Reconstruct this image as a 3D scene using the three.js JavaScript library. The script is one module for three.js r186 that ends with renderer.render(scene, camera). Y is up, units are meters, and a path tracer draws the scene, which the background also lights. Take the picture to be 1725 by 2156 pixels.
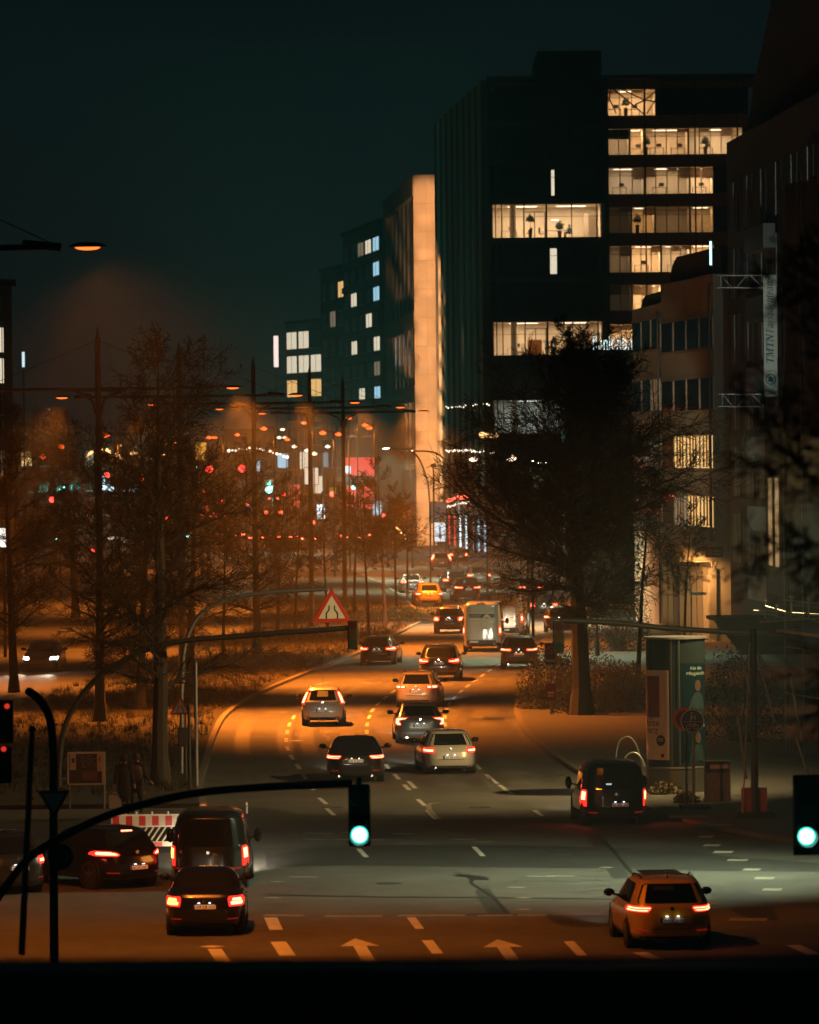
import * as THREE from 'three';
import { RoundedBoxGeometry } from 'three/addons/geometries/RoundedBoxGeometry.js';
import { MarchingCubes } from 'three/addons/objects/MarchingCubes.js';
import { RectAreaLightUniformsLib } from 'three/addons/lights/RectAreaLightUniformsLib.js';
import { FontLoader } from 'three/addons/loaders/FontLoader.js';
import { TextGeometry } from 'three/addons/geometries/TextGeometry.js';

// ---------- camera: a long lens on a footbridge, about 10.7 m above the street ----------
const scene = new THREE.Scene();
const FOCAL = 11970, EYE = 10.66;
const camera = new THREE.PerspectiveCamera(THREE.MathUtils.radToDeg(2 * Math.atan(1078 / FOCAL)), 819 / 1024, 0.5, 3000);
camera.position.set(0, EYE, 0);
camera.rotation.order = 'YXZ';
camera.rotation.set(-Math.atan(128 / FOCAL), 0, -0.0105);
camera.updateMatrixWorld(true);
camera.focus = 205; camera.userData.fStop = 3.2;

// ---------- sky: murky overcast city night ----------
{
  const w = 512, h = 512, d = new Float32Array(w * h * 4), cl = fbm(512, [[40, 1], [90, .6], [180, .3]], 301);
  for (let j = 0; j < h; j++) {
    const el = ((j + 0.5) / h - 0.5) * 180, k = Math.exp(-Math.max(0, el) / 3.2);
    for (let i = 0; i < w; i++) {
      const o = (j * w + i) * 4, q = 0.64 + 0.32 * cl[j * w + i];
      d[o] = (0.0020 + 0.0060 * k) * q; d[o + 1] = (0.0070 + 0.0050 * k) * q; d[o + 2] = (0.0082 + 0.0034 * k) * q; d[o + 3] = 1;
    }
  }
  const t = new THREE.DataTexture(d, w, h, THREE.RGBAFormat, THREE.FloatType);
  t.mapping = THREE.EquirectangularReflectionMapping; t.magFilter = t.minFilter = THREE.LinearFilter; t.needsUpdate = true;
  scene.background = t; scene.environment = t;
}
RectAreaLightUniformsLib.init();
const renderer = new THREE.WebGLRenderer({ antialias: true });
renderer.toneMapping = THREE.LinearToneMapping;
renderer.toneMappingExposure = 1.0;
renderer.shadowMap.enabled = true;
// damp night air: lamps glow in it
scene.fog = new THREE.FogExp2(0xd8dcd8, 0.00050);

// ---------- survey: sighted points to metres ----------
function at(u, v, dist) {
  const d = new THREE.Vector3((u - 862.5) / FOCAL, (1078 - v) / FOCAL, -1).applyQuaternion(camera.quaternion);
  return camera.position.clone().addScaledVector(d, dist / -d.z);
}
function ground(u, v, h = 0) {
  const d = new THREE.Vector3((u - 862.5) / FOCAL, (1078 - v) / FOCAL, -1).applyQuaternion(camera.quaternion);
  return camera.position.clone().addScaledVector(d, (EYE - h) / -d.y);
}

// ---------- helpers ----------
function rng(seed) { let s = seed >>> 0; return () => { s = (s + 0x6D2B79F5) | 0; let t = Math.imul(s ^ (s >>> 15), 1 | s); t = (t + Math.imul(t ^ (t >>> 7), 61 | t)) ^ t; return ((t ^ (t >>> 14)) >>> 0) / 4294967296; }; }
const R0 = rng(77);
const V = (x, y, z) => new THREE.Vector3(x, y, z);
const C = (r, g, b) => new THREE.Color().setRGB(r, g, b);
function mat(c, rough = 0.7, metal = 0, extra = {}) {
  return new THREE.MeshPhysicalMaterial({ color: C(...c), roughness: rough, metalness: metal, ...extra });
}
function glow(c, k = 1, base = [0.05, 0.05, 0.05]) {
  return new THREE.MeshStandardMaterial({ color: C(...base), roughness: 0.4, emissive: C(c[0], c[1], c[2]), emissiveIntensity: k });
}
function merge(list) {
  let n = 0; const gs = [];
  for (const g0 of list) { const g = g0.index ? g0.toNonIndexed() : g0; gs.push(g); n += g.attributes.position.count; }
  const p = new Float32Array(n * 3), nn = new Float32Array(n * 3), uv = new Float32Array(n * 2); let o = 0;
  for (const g of gs) {
    p.set(g.attributes.position.array.subarray(0, g.attributes.position.count * 3), o * 3);
    if (!g.attributes.normal) g.computeVertexNormals();
    nn.set(g.attributes.normal.array.subarray(0, g.attributes.position.count * 3), o * 3);
    if (g.attributes.uv) uv.set(g.attributes.uv.array.subarray(0, g.attributes.position.count * 2), o * 2);
    o += g.attributes.position.count;
  }
  const r = new THREE.BufferGeometry();
  r.setAttribute('position', new THREE.BufferAttribute(p, 3)); r.setAttribute('normal', new THREE.BufferAttribute(nn, 3)); r.setAttribute('uv', new THREE.BufferAttribute(uv, 2));
  return r;
}
const box = (w, h, d, x = 0, y = 0, z = 0) => new THREE.BoxGeometry(w, h, d).translate(x, y, z);
const rbox = (w, h, d, x = 0, y = 0, z = 0, r = 0.02) => new RoundedBoxGeometry(w, h, d, 2, r).translate(x, y, z);
const cyl = (r1, r2, h, x = 0, y = 0, z = 0, seg = 12) => new THREE.CylinderGeometry(r1, r2, h, seg).translate(x, y, z);
function bar(a, b, r, seg = 6, r2 = r) {
  const d = b.clone().sub(a), L = d.length();
  const g = new THREE.CylinderGeometry(r2, r, L, seg); g.translate(0, L / 2, 0);
  g.applyQuaternion(new THREE.Quaternion().setFromUnitVectors(V(0, 1, 0), d.normalize())); g.translate(a.x, a.y, a.z); return g;
}
const tube = (pts, r, seg = 24, rad = 8) => new THREE.TubeGeometry(new THREE.CatmullRomCurve3(pts, false, 'centripetal'), seg, r, rad);
function flat(pts, y = 0, k = 1) {   // polygon of [x, z] on the ground, uv in metres
  const s = new THREE.Shape(pts.map(p => new THREE.Vector2(p[0], -p[1])));
  const g = new THREE.ShapeGeometry(s); g.rotateX(-Math.PI / 2); g.translate(0, y, 0);
  const P = g.attributes.position, U = g.attributes.uv;
  for (let i = 0; i < P.count; i++) U.setXY(i, P.getX(i) * k, P.getZ(i) * k);
  return g;
}
function slab(pts, y0, y1) {   // raised island
  const s = new THREE.Shape(pts.map(p => new THREE.Vector2(p[0], -p[1])));
  const g = new THREE.ExtrudeGeometry(s, { depth: y1 - y0, bevelEnabled: false }); g.rotateX(-Math.PI / 2); g.translate(0, y0, 0);
  const P = g.attributes.position, U = g.attributes.uv;
  for (let i = 0; i < P.count; i++) U.setXY(i, P.getX(i), P.getZ(i));
  return g;
}
function ribbon(pts, w, y) {   // strip following [x, z] points
  const pos = [], uv = [], idx = []; let s = 0;
  for (let i = 0; i < pts.length; i++) {
    const a = pts[Math.max(0, i - 1)], b = pts[Math.min(pts.length - 1, i + 1)];
    let dx = b[0] - a[0], dz = b[1] - a[1]; const l = Math.hypot(dx, dz) || 1; dx /= l; dz /= l;
    if (i) s += Math.hypot(pts[i][0] - pts[i - 1][0], pts[i][1] - pts[i - 1][1]);
    pos.push(pts[i][0] - dz * w / 2, y, pts[i][1] + dx * w / 2, pts[i][0] + dz * w / 2, y, pts[i][1] - dx * w / 2); uv.push(0, s, w, s);
    if (i) { const k = i * 2; idx.push(k - 2, k - 1, k, k, k - 1, k + 1); }
  }
  const g = new THREE.BufferGeometry(); g.setAttribute('position', new THREE.Float32BufferAttribute(pos, 3)); g.setAttribute('uv', new THREE.Float32BufferAttribute(uv, 2)); g.setIndex(idx); g.computeVertexNormals();
  if (g.attributes.normal.getY(0) < 0) { g.setIndex(idx.map((_, i) => idx[i - i % 3 + 2 - i % 3])); g.computeVertexNormals(); }
  return g;
}
function smooth(pts, n = 8) { return new THREE.CatmullRomCurve3(pts.map(p => V(p[0], 0, p[1])), false, 'centripetal').getPoints((pts.length - 1) * n).map(p => [p.x, p.z]); }
function along(pts) {   // arc-length sampler
  const L = [0]; for (let i = 1; i < pts.length; i++) L.push(L[i - 1] + Math.hypot(pts[i][0] - pts[i - 1][0], pts[i][1] - pts[i - 1][1]));
  const total = L[L.length - 1];
  const f = s => { let i = 1; while (i < L.length - 1 && L[i] < s) i++; const t = (s - L[i - 1]) / (L[i] - L[i - 1] || 1); return [pts[i - 1][0] + (pts[i][0] - pts[i - 1][0]) * t, pts[i - 1][1] + (pts[i][1] - pts[i - 1][1]) * t]; };
  f.total = total; return f;
}
const taken = {};
function numbered(n) { const k = taken[n] = (taken[n] ?? -1) + 1; return k ? `${n}_${String(k).padStart(3, '0')}` : n; }
function shadows(o) { o.castShadow = true; o.receiveShadow = true; return o; }
function part(parent, name, g, m, label) {
  const o = shadows(new THREE.Mesh(g, m)); o.name = name; if (label) o.userData.label = label; parent.add(o); return o;
}
function thing(name, label, category, p = null, turn = 0, group) {
  const o = new THREE.Group(); o.name = numbered(name); if (p) o.position.copy(p); o.rotation.y = turn;
  o.userData.label = label; o.userData.category = category; if (group) o.userData.group = group; scene.add(o); return o;
}
function single(name, label, category, g, m, group) {
  const o = shadows(new THREE.Mesh(g, m)); o.name = numbered(name); o.userData.label = label; o.userData.category = category; if (group) o.userData.group = group; scene.add(o); return o;
}
function struct(name, g, m, label, category) {
  const o = g ? shadows(new THREE.Mesh(g, m)) : new THREE.Group(); o.name = numbered(name); o.userData.kind = 'structure'; if (label) o.userData.label = label; if (category) o.userData.category = category; scene.add(o); return o;
}
function copy(o, label, p, turn, s = 1) {
  const c = o.clone(); c.name = numbered(o.name.replace(/_\d{3}$/, '')); c.userData = { ...o.userData }; if (label) c.userData.label = label;
  if (p) c.position.copy(p); if (turn !== undefined) c.rotation.y = turn; c.scale.setScalar(s); scene.add(c); return c;
}
function spot(p, target, color, cd, angle, penumbra = 0.5, radius = 5) {
  const l = new THREE.SpotLight(C(...color), cd, 0, angle, penumbra, 2); l.position.copy(p); l.target.position.copy(target); l.castShadow = true; l.shadow.radius = radius;
  scene.add(l); scene.add(l.target); l.target.updateMatrixWorld(); return l;
}
function area(p, look, w, h, color, k) {
  const l = new THREE.RectAreaLight(C(...color), k, w, h); l.position.copy(p); l.lookAt(look); scene.add(l); return l;
}
// tileable noise textures
function noise2(size, period, seed) {
  const r = rng(seed), g = Array.from({ length: period * period }, () => r()), out = new Float32Array(size * size);
  for (let y = 0; y < size; y++) for (let x = 0; x < size; x++) {
    const fx = x / size * period, fy = y / size * period, x0 = Math.floor(fx), y0 = Math.floor(fy); let tx = fx - x0, ty = fy - y0; tx = tx * tx * (3 - 2 * tx); ty = ty * ty * (3 - 2 * ty);
    const a = g[(y0 % period) * period + x0 % period], b = g[(y0 % period) * period + (x0 + 1) % period], c = g[((y0 + 1) % period) * period + x0 % period], e = g[((y0 + 1) % period) * period + (x0 + 1) % period];
    out[y * size + x] = a + (b - a) * tx + (c - a) * ty + (a - b - c + e) * tx * ty;
  }
  return out;
}
function fbm(size, octs, seed) {
  const out = new Float32Array(size * size); let tot = 0;
  octs.forEach(([p, w], i) => { const n = noise2(size, p, seed + i * 13); tot += w; for (let k = 0; k < out.length; k++) out[k] += n[k] * w; });
  for (let k = 0; k < out.length; k++) out[k] /= tot; return out;
}
function texOf(size, f, repeat = 1, srgb = true) {
  const d = new Uint8Array(size * size * 4);
  for (let i = 0; i < size * size; i++) { const c = f(i % size, Math.floor(i / size), i); for (let k = 0; k < 3; k++) d[i * 4 + k] = Math.max(0, Math.min(255, c[k] * 255)); d[i * 4 + 3] = 255; }
  const t = new THREE.DataTexture(d, size, size); t.wrapS = t.wrapT = THREE.RepeatWrapping; t.magFilter = THREE.LinearFilter; t.minFilter = THREE.LinearMipmapLinearFilter; t.generateMipmaps = true;
  t.repeat.set(repeat, repeat); if (srgb) t.colorSpace = THREE.SRGBColorSpace; t.needsUpdate = true; return t;
}
function mottled(c, amount, octs, seed, tile, rough, extra = {}) {   // base colour with grain, uv in metres
  const n = fbm(512, octs, seed), n2 = fbm(512, [[3, 1], [7, 0.6]], seed + 99);
  const sr = x => x <= 0.0031308 ? 12.92 * x : 1.055 * Math.pow(x, 1 / 2.4) - 0.055;
  const t = texOf(512, (x, y, i) => { const k = 1 + amount * ((n[i] - 0.5) * 2 + (n2[i] - 0.5) * 1.1); return c.map(v => sr(Math.max(0.002, v * k))); }, 1 / tile);
  const b = texOf(512, (x, y, i) => [n[i], n[i], n[i]], 1 / tile, false);
  return new THREE.MeshPhysicalMaterial({ color: 0xffffff, map: t, bumpMap: b, bumpScale: extra.bumpScale ?? 0.006, roughness: rough });
}
function canvasTex(w, h, draw) {
  const c = document.createElement('canvas'); c.width = w; c.height = h; const x = c.getContext('2d'); draw(x, w, h);
  const t = new THREE.CanvasTexture(c); t.colorSpace = THREE.SRGBColorSpace; return t;
}
const SODIUM = [1, 0.235, 0.02], LEDW = [0.84, 1, 0.60], WARM = [1, 0.72, 0.42];

// ---------- shared materials ----------
const M = {
  asphalt: mottled([0.078, 0.076, 0.071], 0.5, [[5, 0.9], [16, 1], [64, 0.7], [200, 0.8]], 5, 13, 0.82),
  patch: mottled([0.036, 0.036, 0.036], 0.25, [[24, 1], [120, 1]], 8, 7, 0.7),
  tar: mat([0.016, 0.016, 0.016], 0.6),
  paint: mottled([0.52, 0.51, 0.46], 0.22, [[40, 1], [160, 1]], 12, 3, 0.6),
  paintOld: mottled([0.24, 0.23, 0.2], 0.5, [[30, 1], [160, 1]], 14, 3, 0.6),
  kerb: mottled([0.13, 0.12, 0.11], 0.25, [[20, 1], [90, 1]], 17, 4, 0.8),
  paving: mottled([0.085, 0.083, 0.078], 0.22, [[18, 1], [90, 1]], 21, 6, 0.75),
  soil: mottled([0.022, 0.018, 0.012], 0.5, [[14, 1], [60, 1], [180, 0.8]], 25, 8, 0.95, { bumpScale: 0.05 }),
  steel: mat([0.10, 0.105, 0.105], 0.45, 0.6),
  galv: mat([0.34, 0.35, 0.35], 0.42, 0.8),
  darkpole: mat([0.035, 0.038, 0.038], 0.5, 0.3),
  black: mat([0.012, 0.013, 0.014], 0.5),
  blackGloss: mat([0.010, 0.011, 0.013], 0.12),
  rubber: mat([0.016, 0.016, 0.016], 0.85),
  plastic: mat([0.022, 0.023, 0.024], 0.6),
  chrome: mat([0.7, 0.7, 0.7], 0.18, 1),
  rim: mat([0.32, 0.32, 0.33], 0.35, 0.9),
  glassDark: mat([0.008, 0.010, 0.011], 0.06, 0, { ior: 1.5 }),
  bark: mottled([0.034, 0.026, 0.021], 0.35, [[12, 1], [50, 1]], 31, 2, 0.9),
  twig: mat([0.019, 0.0135, 0.010], 0.85),
  white: mat([0.72, 0.71, 0.68], 0.6),
  red: mat([0.5, 0.02, 0.02], 0.5),
};
// ---------- ground, carriageways, islands ----------
const gx = (u, v, h = 0) => { const p = ground(u, v, h); return [p.x, p.z]; };
struct('ground', flat([[-320, 20], [320, 20], [320, -1300], [-320, -1300]], -0.03), M.soil, 'dark open ground stretching away under the city', 'ground');
const road = struct('road', flat([[-45, -20], [60, -20], [60, -180], [40, -420], [30, -640], [20, -720], [-60, -720], [-60, -300]], 0), M.asphalt, 'worn asphalt of the curving main road and its junction', 'road');
// the street climbs a little beyond the far junction
struct('rising_street', (() => { const g = flat([[20, -719], [-60, -719], [-60, -1040], [20, -1040]], 0); const P = g.attributes.position; for (let i = 0; i < P.count; i++) P.setY(i, (-P.getZ(i) - 719) * 0.024); g.computeVertexNormals(); return g; })(), M.asphalt, 'asphalt street rising slightly in the far distance', 'road');

// median with trees, between the two carriageways
const medR = smooth([[-6.2, -171], [-6.7, -182], [-7.0, -196], [-7.35, -214], [-7.4, -232], [-6.5, -252], [-5.0, -272], [-2.6, -300], [-0.4, -335], [0.9, -357], [0.9, -368], [0.3, -385], [-0.9, -425], [-3.6, -480], [-7, -540], [-13, -600]], 4);
const medL = [[-19, -600], [-15, -540], [-12.5, -470], [-11, -400], [-10.2, -355], [-9.4, -320], [-10.1, -298], [-11.3, -276], [-12.5, -260], [-13.2, -239], [-15.4, -230], [-19, -222], [-27, -214], [-27, -171]];
const inset = (pts, d) => pts.map((p, i) => { const a = pts[Math.max(0, i - 1)], b = pts[Math.min(pts.length - 1, i + 1)]; let dx = b[0] - a[0], dz = b[1] - a[1]; const l = Math.hypot(dx, dz); return [p[0] + dz / l * d, p[1] - dx / l * d]; });
const medIn = inset(medR, 0.2);
struct('median', slab([...medIn, ...medL], -0.02, 0.135), M.soil, 'leaf-strewn earth median between the carriageways, planted with bare trees', 'median');
{ const a = medR, b = inset(medR, 0.21); const k = struct('kerb', slab([...a, ...b.slice().reverse()], -0.02, 0.14), M.kerb, 'stone kerb along the tree-lined median', 'kerb'); }
// right pavement with its kerb
const pavR = smooth([[1.8, -600], [5.6, -510], [8.0, -448], [9.4, -365], [6.8, -300], [5.4, -262], [4.95, -246], [4.43, -232.5], [4.43, -213], [4.86, -202], [5.26, -193.7], [6.1, -180], [6.99, -169], [7.6, -163.5], [8.9, -158], [11.2, -151.5], [16, -147], [40, -143]], 4);
const pavIn = inset(pavR, -0.22);
struct('pavement', slab([...pavIn, [40, -600]], -0.02, 0.125), M.paving, 'paved footway along the right side with dark hedge and advertising column', 'pavement');
struct('kerb', slab([...pavR, ...inset(pavR, -0.23).reverse()], -0.02, 0.13), M.kerb, 'pale kerb sweeping round the pavement corner', 'kerb');
// left far pavement
struct('pavement', slab([[-26, -230], [-23.5, -300], [-24, -420], [-30, -600], [-60, -600], [-60, -215], [-34, -216]], -0.02, 0.12), M.paving, 'dark footway beyond the opposite carriageway', 'pavement');

// ---------- lane markings: every dash on its own ----------
const marks = struct('lane_markings', null, null, 'white painted lane dashes, arrows and lines on the asphalt', 'road marking');
const z4 = pts => pts.map(([x, y]) => gx((650 + x * 0.4348) / 1.1872, (1350 + y * 0.4348) / 1.1872));
function dashes(pts, dash, gap, w, off = 0, m = M.paint) {
  const f = along(pts);
  for (let s = off; s + dash * 0.5 < f.total; s += dash + gap) {
    const q = []; for (let k = 0; k <= 3; k++) q.push(f(Math.min(f.total, s + dash * k / 3)));
    part(marks, 'lane_dash', ribbon(q, w, 0.004), m);
  }
}
// left line: curls up along the median then runs back to the junction
dashes(smooth([...z4([[310, 1438], [262, 1370], [225, 1310], [190, 1260], [163, 1208], [152, 1158], [156, 1108], [168, 1063], [192, 1020], [220, 983]])], 6), 3, 3, 0.14);
dashes(smooth([...z4([[860, 1438], [795, 1370], [740, 1310], [690, 1250], [640, 1180], [615, 1108], [616, 1063], [627, 1022], [645, 983], [675, 946], [716, 910], [760, 876], [830, 832]])], 6), 3, 3, 0.14);
dashes(smooth([...z4([[1420, 1440], [1340, 1380], [1268, 1318], [1180, 1230], [1110, 1140], [1066, 1068], [1062, 1027], [1068, 987], [1083, 950], [1110, 913], [1145, 880], [1183, 848], [1225, 816], [1268, 786], [1308, 757], [1350, 732], [1385, 712], [1440, 680]])], 6), 3, 3, 0.14);
// far lane line leading round to the left
dashes(smooth([gx(992, 1308), gx(985, 1290), gx(975, 1262), gx(966, 1228), gx(940, 1208), gx(918, 1195), gx(880, 1180)], 6), 4, 5, 0.16);
dashes(smooth([gx(1050, 1330), gx(1095, 1300), gx(1110, 1280)], 6), 4, 6, 0.16);
// junction lines
const bit = (a, b, w = 0.13, m = M.paint) => part(marks, 'lane_dash', ribbon([gx(...a), gx(...b)], w, 0.004), m);
for (const [a, b] of [[[998, 1783], [1018, 1803]], [[755, 1787], [772, 1805]], [[1125, 1706], [1142, 1718]], [[672, 1680], [688, 1693]], [[688, 1702], [704, 1717]], [[860, 1645], [875, 1660]], [[880, 1683], [896, 1697]], [[900, 1706], [918, 1725]], [[1030, 1637], [1048, 1650]], [[1062, 1662], [1080, 1673]]]) bit(a, b, 0.14);
// pale ladder of blocks along the right corner
for (const [u, v, du, dv] of [[1472, 1762, 30, 0], [1482, 1780, 34, 0], [1503, 1794, 40, 0], [1532, 1811, 42, 0], [1565, 1831, 36, 0], [1590, 1849, 40, 0], [1606, 1873, 40, 0], [1712, 1790, 40, 0], [1535, 1936, 80, 0]]) part(marks, 'marking_block', ribbon([gx(u, v), gx(u + du, v + dv)], 0.75, 0.004), u > 1530 ? M.paintOld : M.paint);
// stop line and worn studs
for (const [a, b, w] of [[[555, 1927], [640, 1928], .45], [[684, 1929], [805, 1929], .45], [[838, 1928], [980, 1927], .45], [[1005, 1928], [1080, 1927], .45], [[1090, 1927], [1150, 1927], .45]]) part(marks, 'stop_line', ribbon([gx(...a), gx(...b)], w, 0.004), M.paintOld);
for (const [u, v, l] of [[1110, 1845, 60], [1070, 1868, 35], [1090, 1890, 26], [1092, 1914, 24], [1265, 1826, 24], [1150, 1844, 60], [640, 1767, 50], [700, 1767, 40], [760, 1768, 50], [640, 1754, 60], [720, 1753, 60], [830, 1755, 40], [950, 1767, 50], [1000, 1772, 40], [610, 1846, 60], [560, 1890, 30], [575, 1856, 18]]) part(marks, 'worn_mark', ribbon([gx(u, v), gx(u + l, v + 1)], 0.3, 0.004), M.paintOld);
// straight-on arrows and dashes before the stop line
function arrow(u, v0, v1, w) {
  const a = gx(u[0], v0), b = gx(u[1], v1), dx = b[0] - a[0], dz = b[1] - a[1], l = Math.hypot(dx, dz), ex = dx / l, ez = dz / l, nx = -ez, nz = ex;
  const P = (s, t) => [a[0] + ex * s + nx * t, a[1] + ez * s + nz * t], hl = l * 0.36;
  part(marks, 'lane_arrow', flat([P(0, -0.14), P(0, 0.14), P(l - hl, 0.14), P(l - hl, 0.42), P(l, 0), P(l - hl, -0.42), P(l - hl, -0.14)], 0.005), M.paint);
}
arrow([776, 748], 2022, 1976, 1); arrow([1082, 1048], 2024, 1978, 1);
for (const [a, b, w] of [[[586, 1983], [606, 2012], .34], [[900, 1980], [922, 2008], .24], [[1198, 1982], [1226, 2012], .22], [[866, 1932], [884, 1956], .2], [[570, 1932], [582, 1958], .3], [[432, 1992], [462, 1994], .4], [[452, 1998], [470, 2024], .3], [[1345, 2005], [1385, 2020], .3], [[1670, 1990], [1715, 2010], .3], [[1375, 1970], [1395, 1985], .2]]) bit(a, b, w, M.paint);
{ // turn arrow curl in mid road
  const pts = smooth([gx(928, 1690), gx(908, 1692), gx(903, 1700), gx(916, 1718), gx(926, 1724)], 5); part(marks, 'lane_arrow', ribbon(pts, 0.16, 0.005), M.paintOld);
  part(marks, 'lane_arrow', ribbon(smooth([gx(705, 1436), gx(690, 1437), gx(668, 1442)], 5), 0.3, 0.005), M.paintOld);
  part(marks, 'lane_arrow', ribbon(smooth([gx(768, 1437), gx(775, 1439)], 2), 0.4, 0.005), M.paintOld);
}
// ---------- resurfaced patches, seams and covers ----------
const rep = struct('road_repairs', null, null, 'dark asphalt repairs and sealed seams crossing the junction', 'road repair');
const pp = l => l.map(p => gx(...p));
part(rep, 'asphalt_patch', flat(pp([[690, 1780], [1000, 1779], [1180, 1781], [1430, 1790], [1560, 1806], [1800, 1822], [1800, 1836], [1500, 1834], [1300, 1829], [1000, 1826], [740, 1822], [560, 1826], [560, 1800]]), 0.002), M.patch);
part(rep, 'asphalt_patch', flat(pp([[1150, 1927], [1280, 1927], [1290, 1952], [1200, 1952], [1165, 1943]]), 0.002), M.patch);
part(rep, 'asphalt_patch', flat(pp([[745, 1752], [860, 1752], [850, 1764], [770, 1765]]), 0.002), M.patch);
part(rep, 'asphalt_patch', flat(pp([[1000, 1874], [1030, 1868], [1050, 1895], [1078, 1926], [1030, 1926], [1010, 1898]]), 0.002), M.patch);
part(rep, 'asphalt_patch', flat(pp([[1490, 1880], [1560, 1872], [1620, 1890], [1640, 1940], [1560, 1930]]), 0.002), M.patch);
part(rep, 'asphalt_patch', flat(pp([[1230, 1700], [1255, 1742], [1330, 1850], [1290, 1850], [1225, 1745], [1215, 1700]]), 0.0015), M.patch);
part(rep, 'asphalt_patch', flat(pp([[480, 1700], [560, 1700], [640, 1716], [1050, 1716], [1060, 1730], [600, 1731], [520, 1722]]), 0.001), M.patch);
part(rep, 'sealed_seam', ribbon(pp([[560, 1884], [800, 1889], [1000, 1890], [1290, 1893], [1500, 1896], [1725, 1905]]), 0.35, 0.003), M.tar);
part(rep, 'sealed_seam', ribbon(pp([[960, 1838], [1000, 1850], [990, 1858], [1040, 1890], [1070, 1925]]), 0.10, 0.0032), M.tar);
part(rep, 'sealed_seam', ribbon(pp([[965, 1842], [1004, 1847], [1010, 1853]]), 0.5, 0.0034), M.tar);
part(rep, 'sealed_seam', ribbon(pp([[1220, 1690], [1250, 1740], [1290, 1790], [1340, 1850]]), 0.12, 0.003), M.tar);
part(rep, 'sealed_seam', ribbon(pp([[620, 1740], [900, 1742], [1200, 1744], [1400, 1752]]), 0.14, 0.003), M.tar);
for (const [u, v, r] of [[1130, 1634, 0.36], [1165, 1634, 0.3]]) { const p = ground(u, v); part(rep, 'manhole_cover', cyl(r, r, 0.012, p.x, 0.004, p.z, 20), M.steel); }
for (const [u, v] of [[1500, 1738], [1450, 1720]]) { const p = ground(u, v, 0.125); part(rep, 'manhole_cover', box(1.1, 0.012, 1.0, p.x, 0.129, p.z), M.steel); }

{ // worn surface: tyre-polished tracks, small reinstatements and sealed cracks
  const lanes = [z4([[110, 1420], [60, 1300], [20, 1180], [30, 1080], [90, 990], [200, 920], [400, 850]]), z4([[590, 1438], [520, 1340], [430, 1240], [385, 1120], [400, 1020], [480, 940], [600, 870], [760, 800]]), z4([[1140, 1438], [1040, 1340], [940, 1240], [860, 1130], [840, 1030], [880, 950], [960, 890], [1080, 810], [1200, 740]]), z4([[1560, 1420], [1440, 1300], [1330, 1180], [1290, 1080], [1300, 980], [1370, 880], [1450, 800]])];
  const track = mottled([.060, .058, .055], .45, [[6, 1], [30, .8], [160, .6]], 81, 11, .7), r = rng(91);
  for (const l of lanes) for (const s of [-.78, .78]) part(rep, 'tyre_track', ribbon(inset(smooth(l, 6), s), .55, .0012), track);
  for (let i = 0; i < 26; i++) { const l = along(smooth(lanes[i % 4], 6)), s = r() * l.total, a = l(s), b = l(Math.min(l.total, s + .5 + r() * 5)), w = .5 + r() * 1.4, o = (r() - .5) * 2.2; if (Math.hypot(a[0] - b[0], a[1] - b[1]) > .3) part(rep, 'asphalt_patch', ribbon(inset([a, b], o), w, .0022), r() < .6 ? M.patch : track); }
  for (let i = 0; i < 30; i++) { const l = along(smooth(lanes[i % 4], 6)), s = r() * l.total, a = l(s), q = [], across = r() < .5; for (let k = 0; k < 7; k++) { const p = across ? [a[0] + (k - 3) * .55, a[1] + (r() - .5) * .5] : (() => { const c = l(Math.min(l.total, s + k * 1.3)); return [c[0] + (r() - .5) * .25 + (i % 3 - 1) * 1.3, c[1]]; })(); q.push(p); } part(rep, 'sealed_crack', ribbon(q, .05 + r() * .05, .0028), M.tar); }
  for (let i = 0; i < 16; i++) { const u = 600 + r() * 900, v = 1700 + r() * 240, a = gx(u, v), q = []; for (let k = 0; k < 6; k++) q.push([a[0] + k * .5 * (r() < .8 ? 1 : .4), a[1] + (r() - .5) * 1.2]); part(rep, 'sealed_crack', ribbon(q, .06, .0028), M.tar); }
  for (const [u, v] of [[905, 1600], [700, 1700], [1010, 1700], [820, 1860], [1180, 1800], [620, 1560]]) { const p = ground(u, v); part(rep, 'manhole_cover', cyl(.33, .33, .012, p.x, .002, p.z, 20), M.steel); }
}
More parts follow.
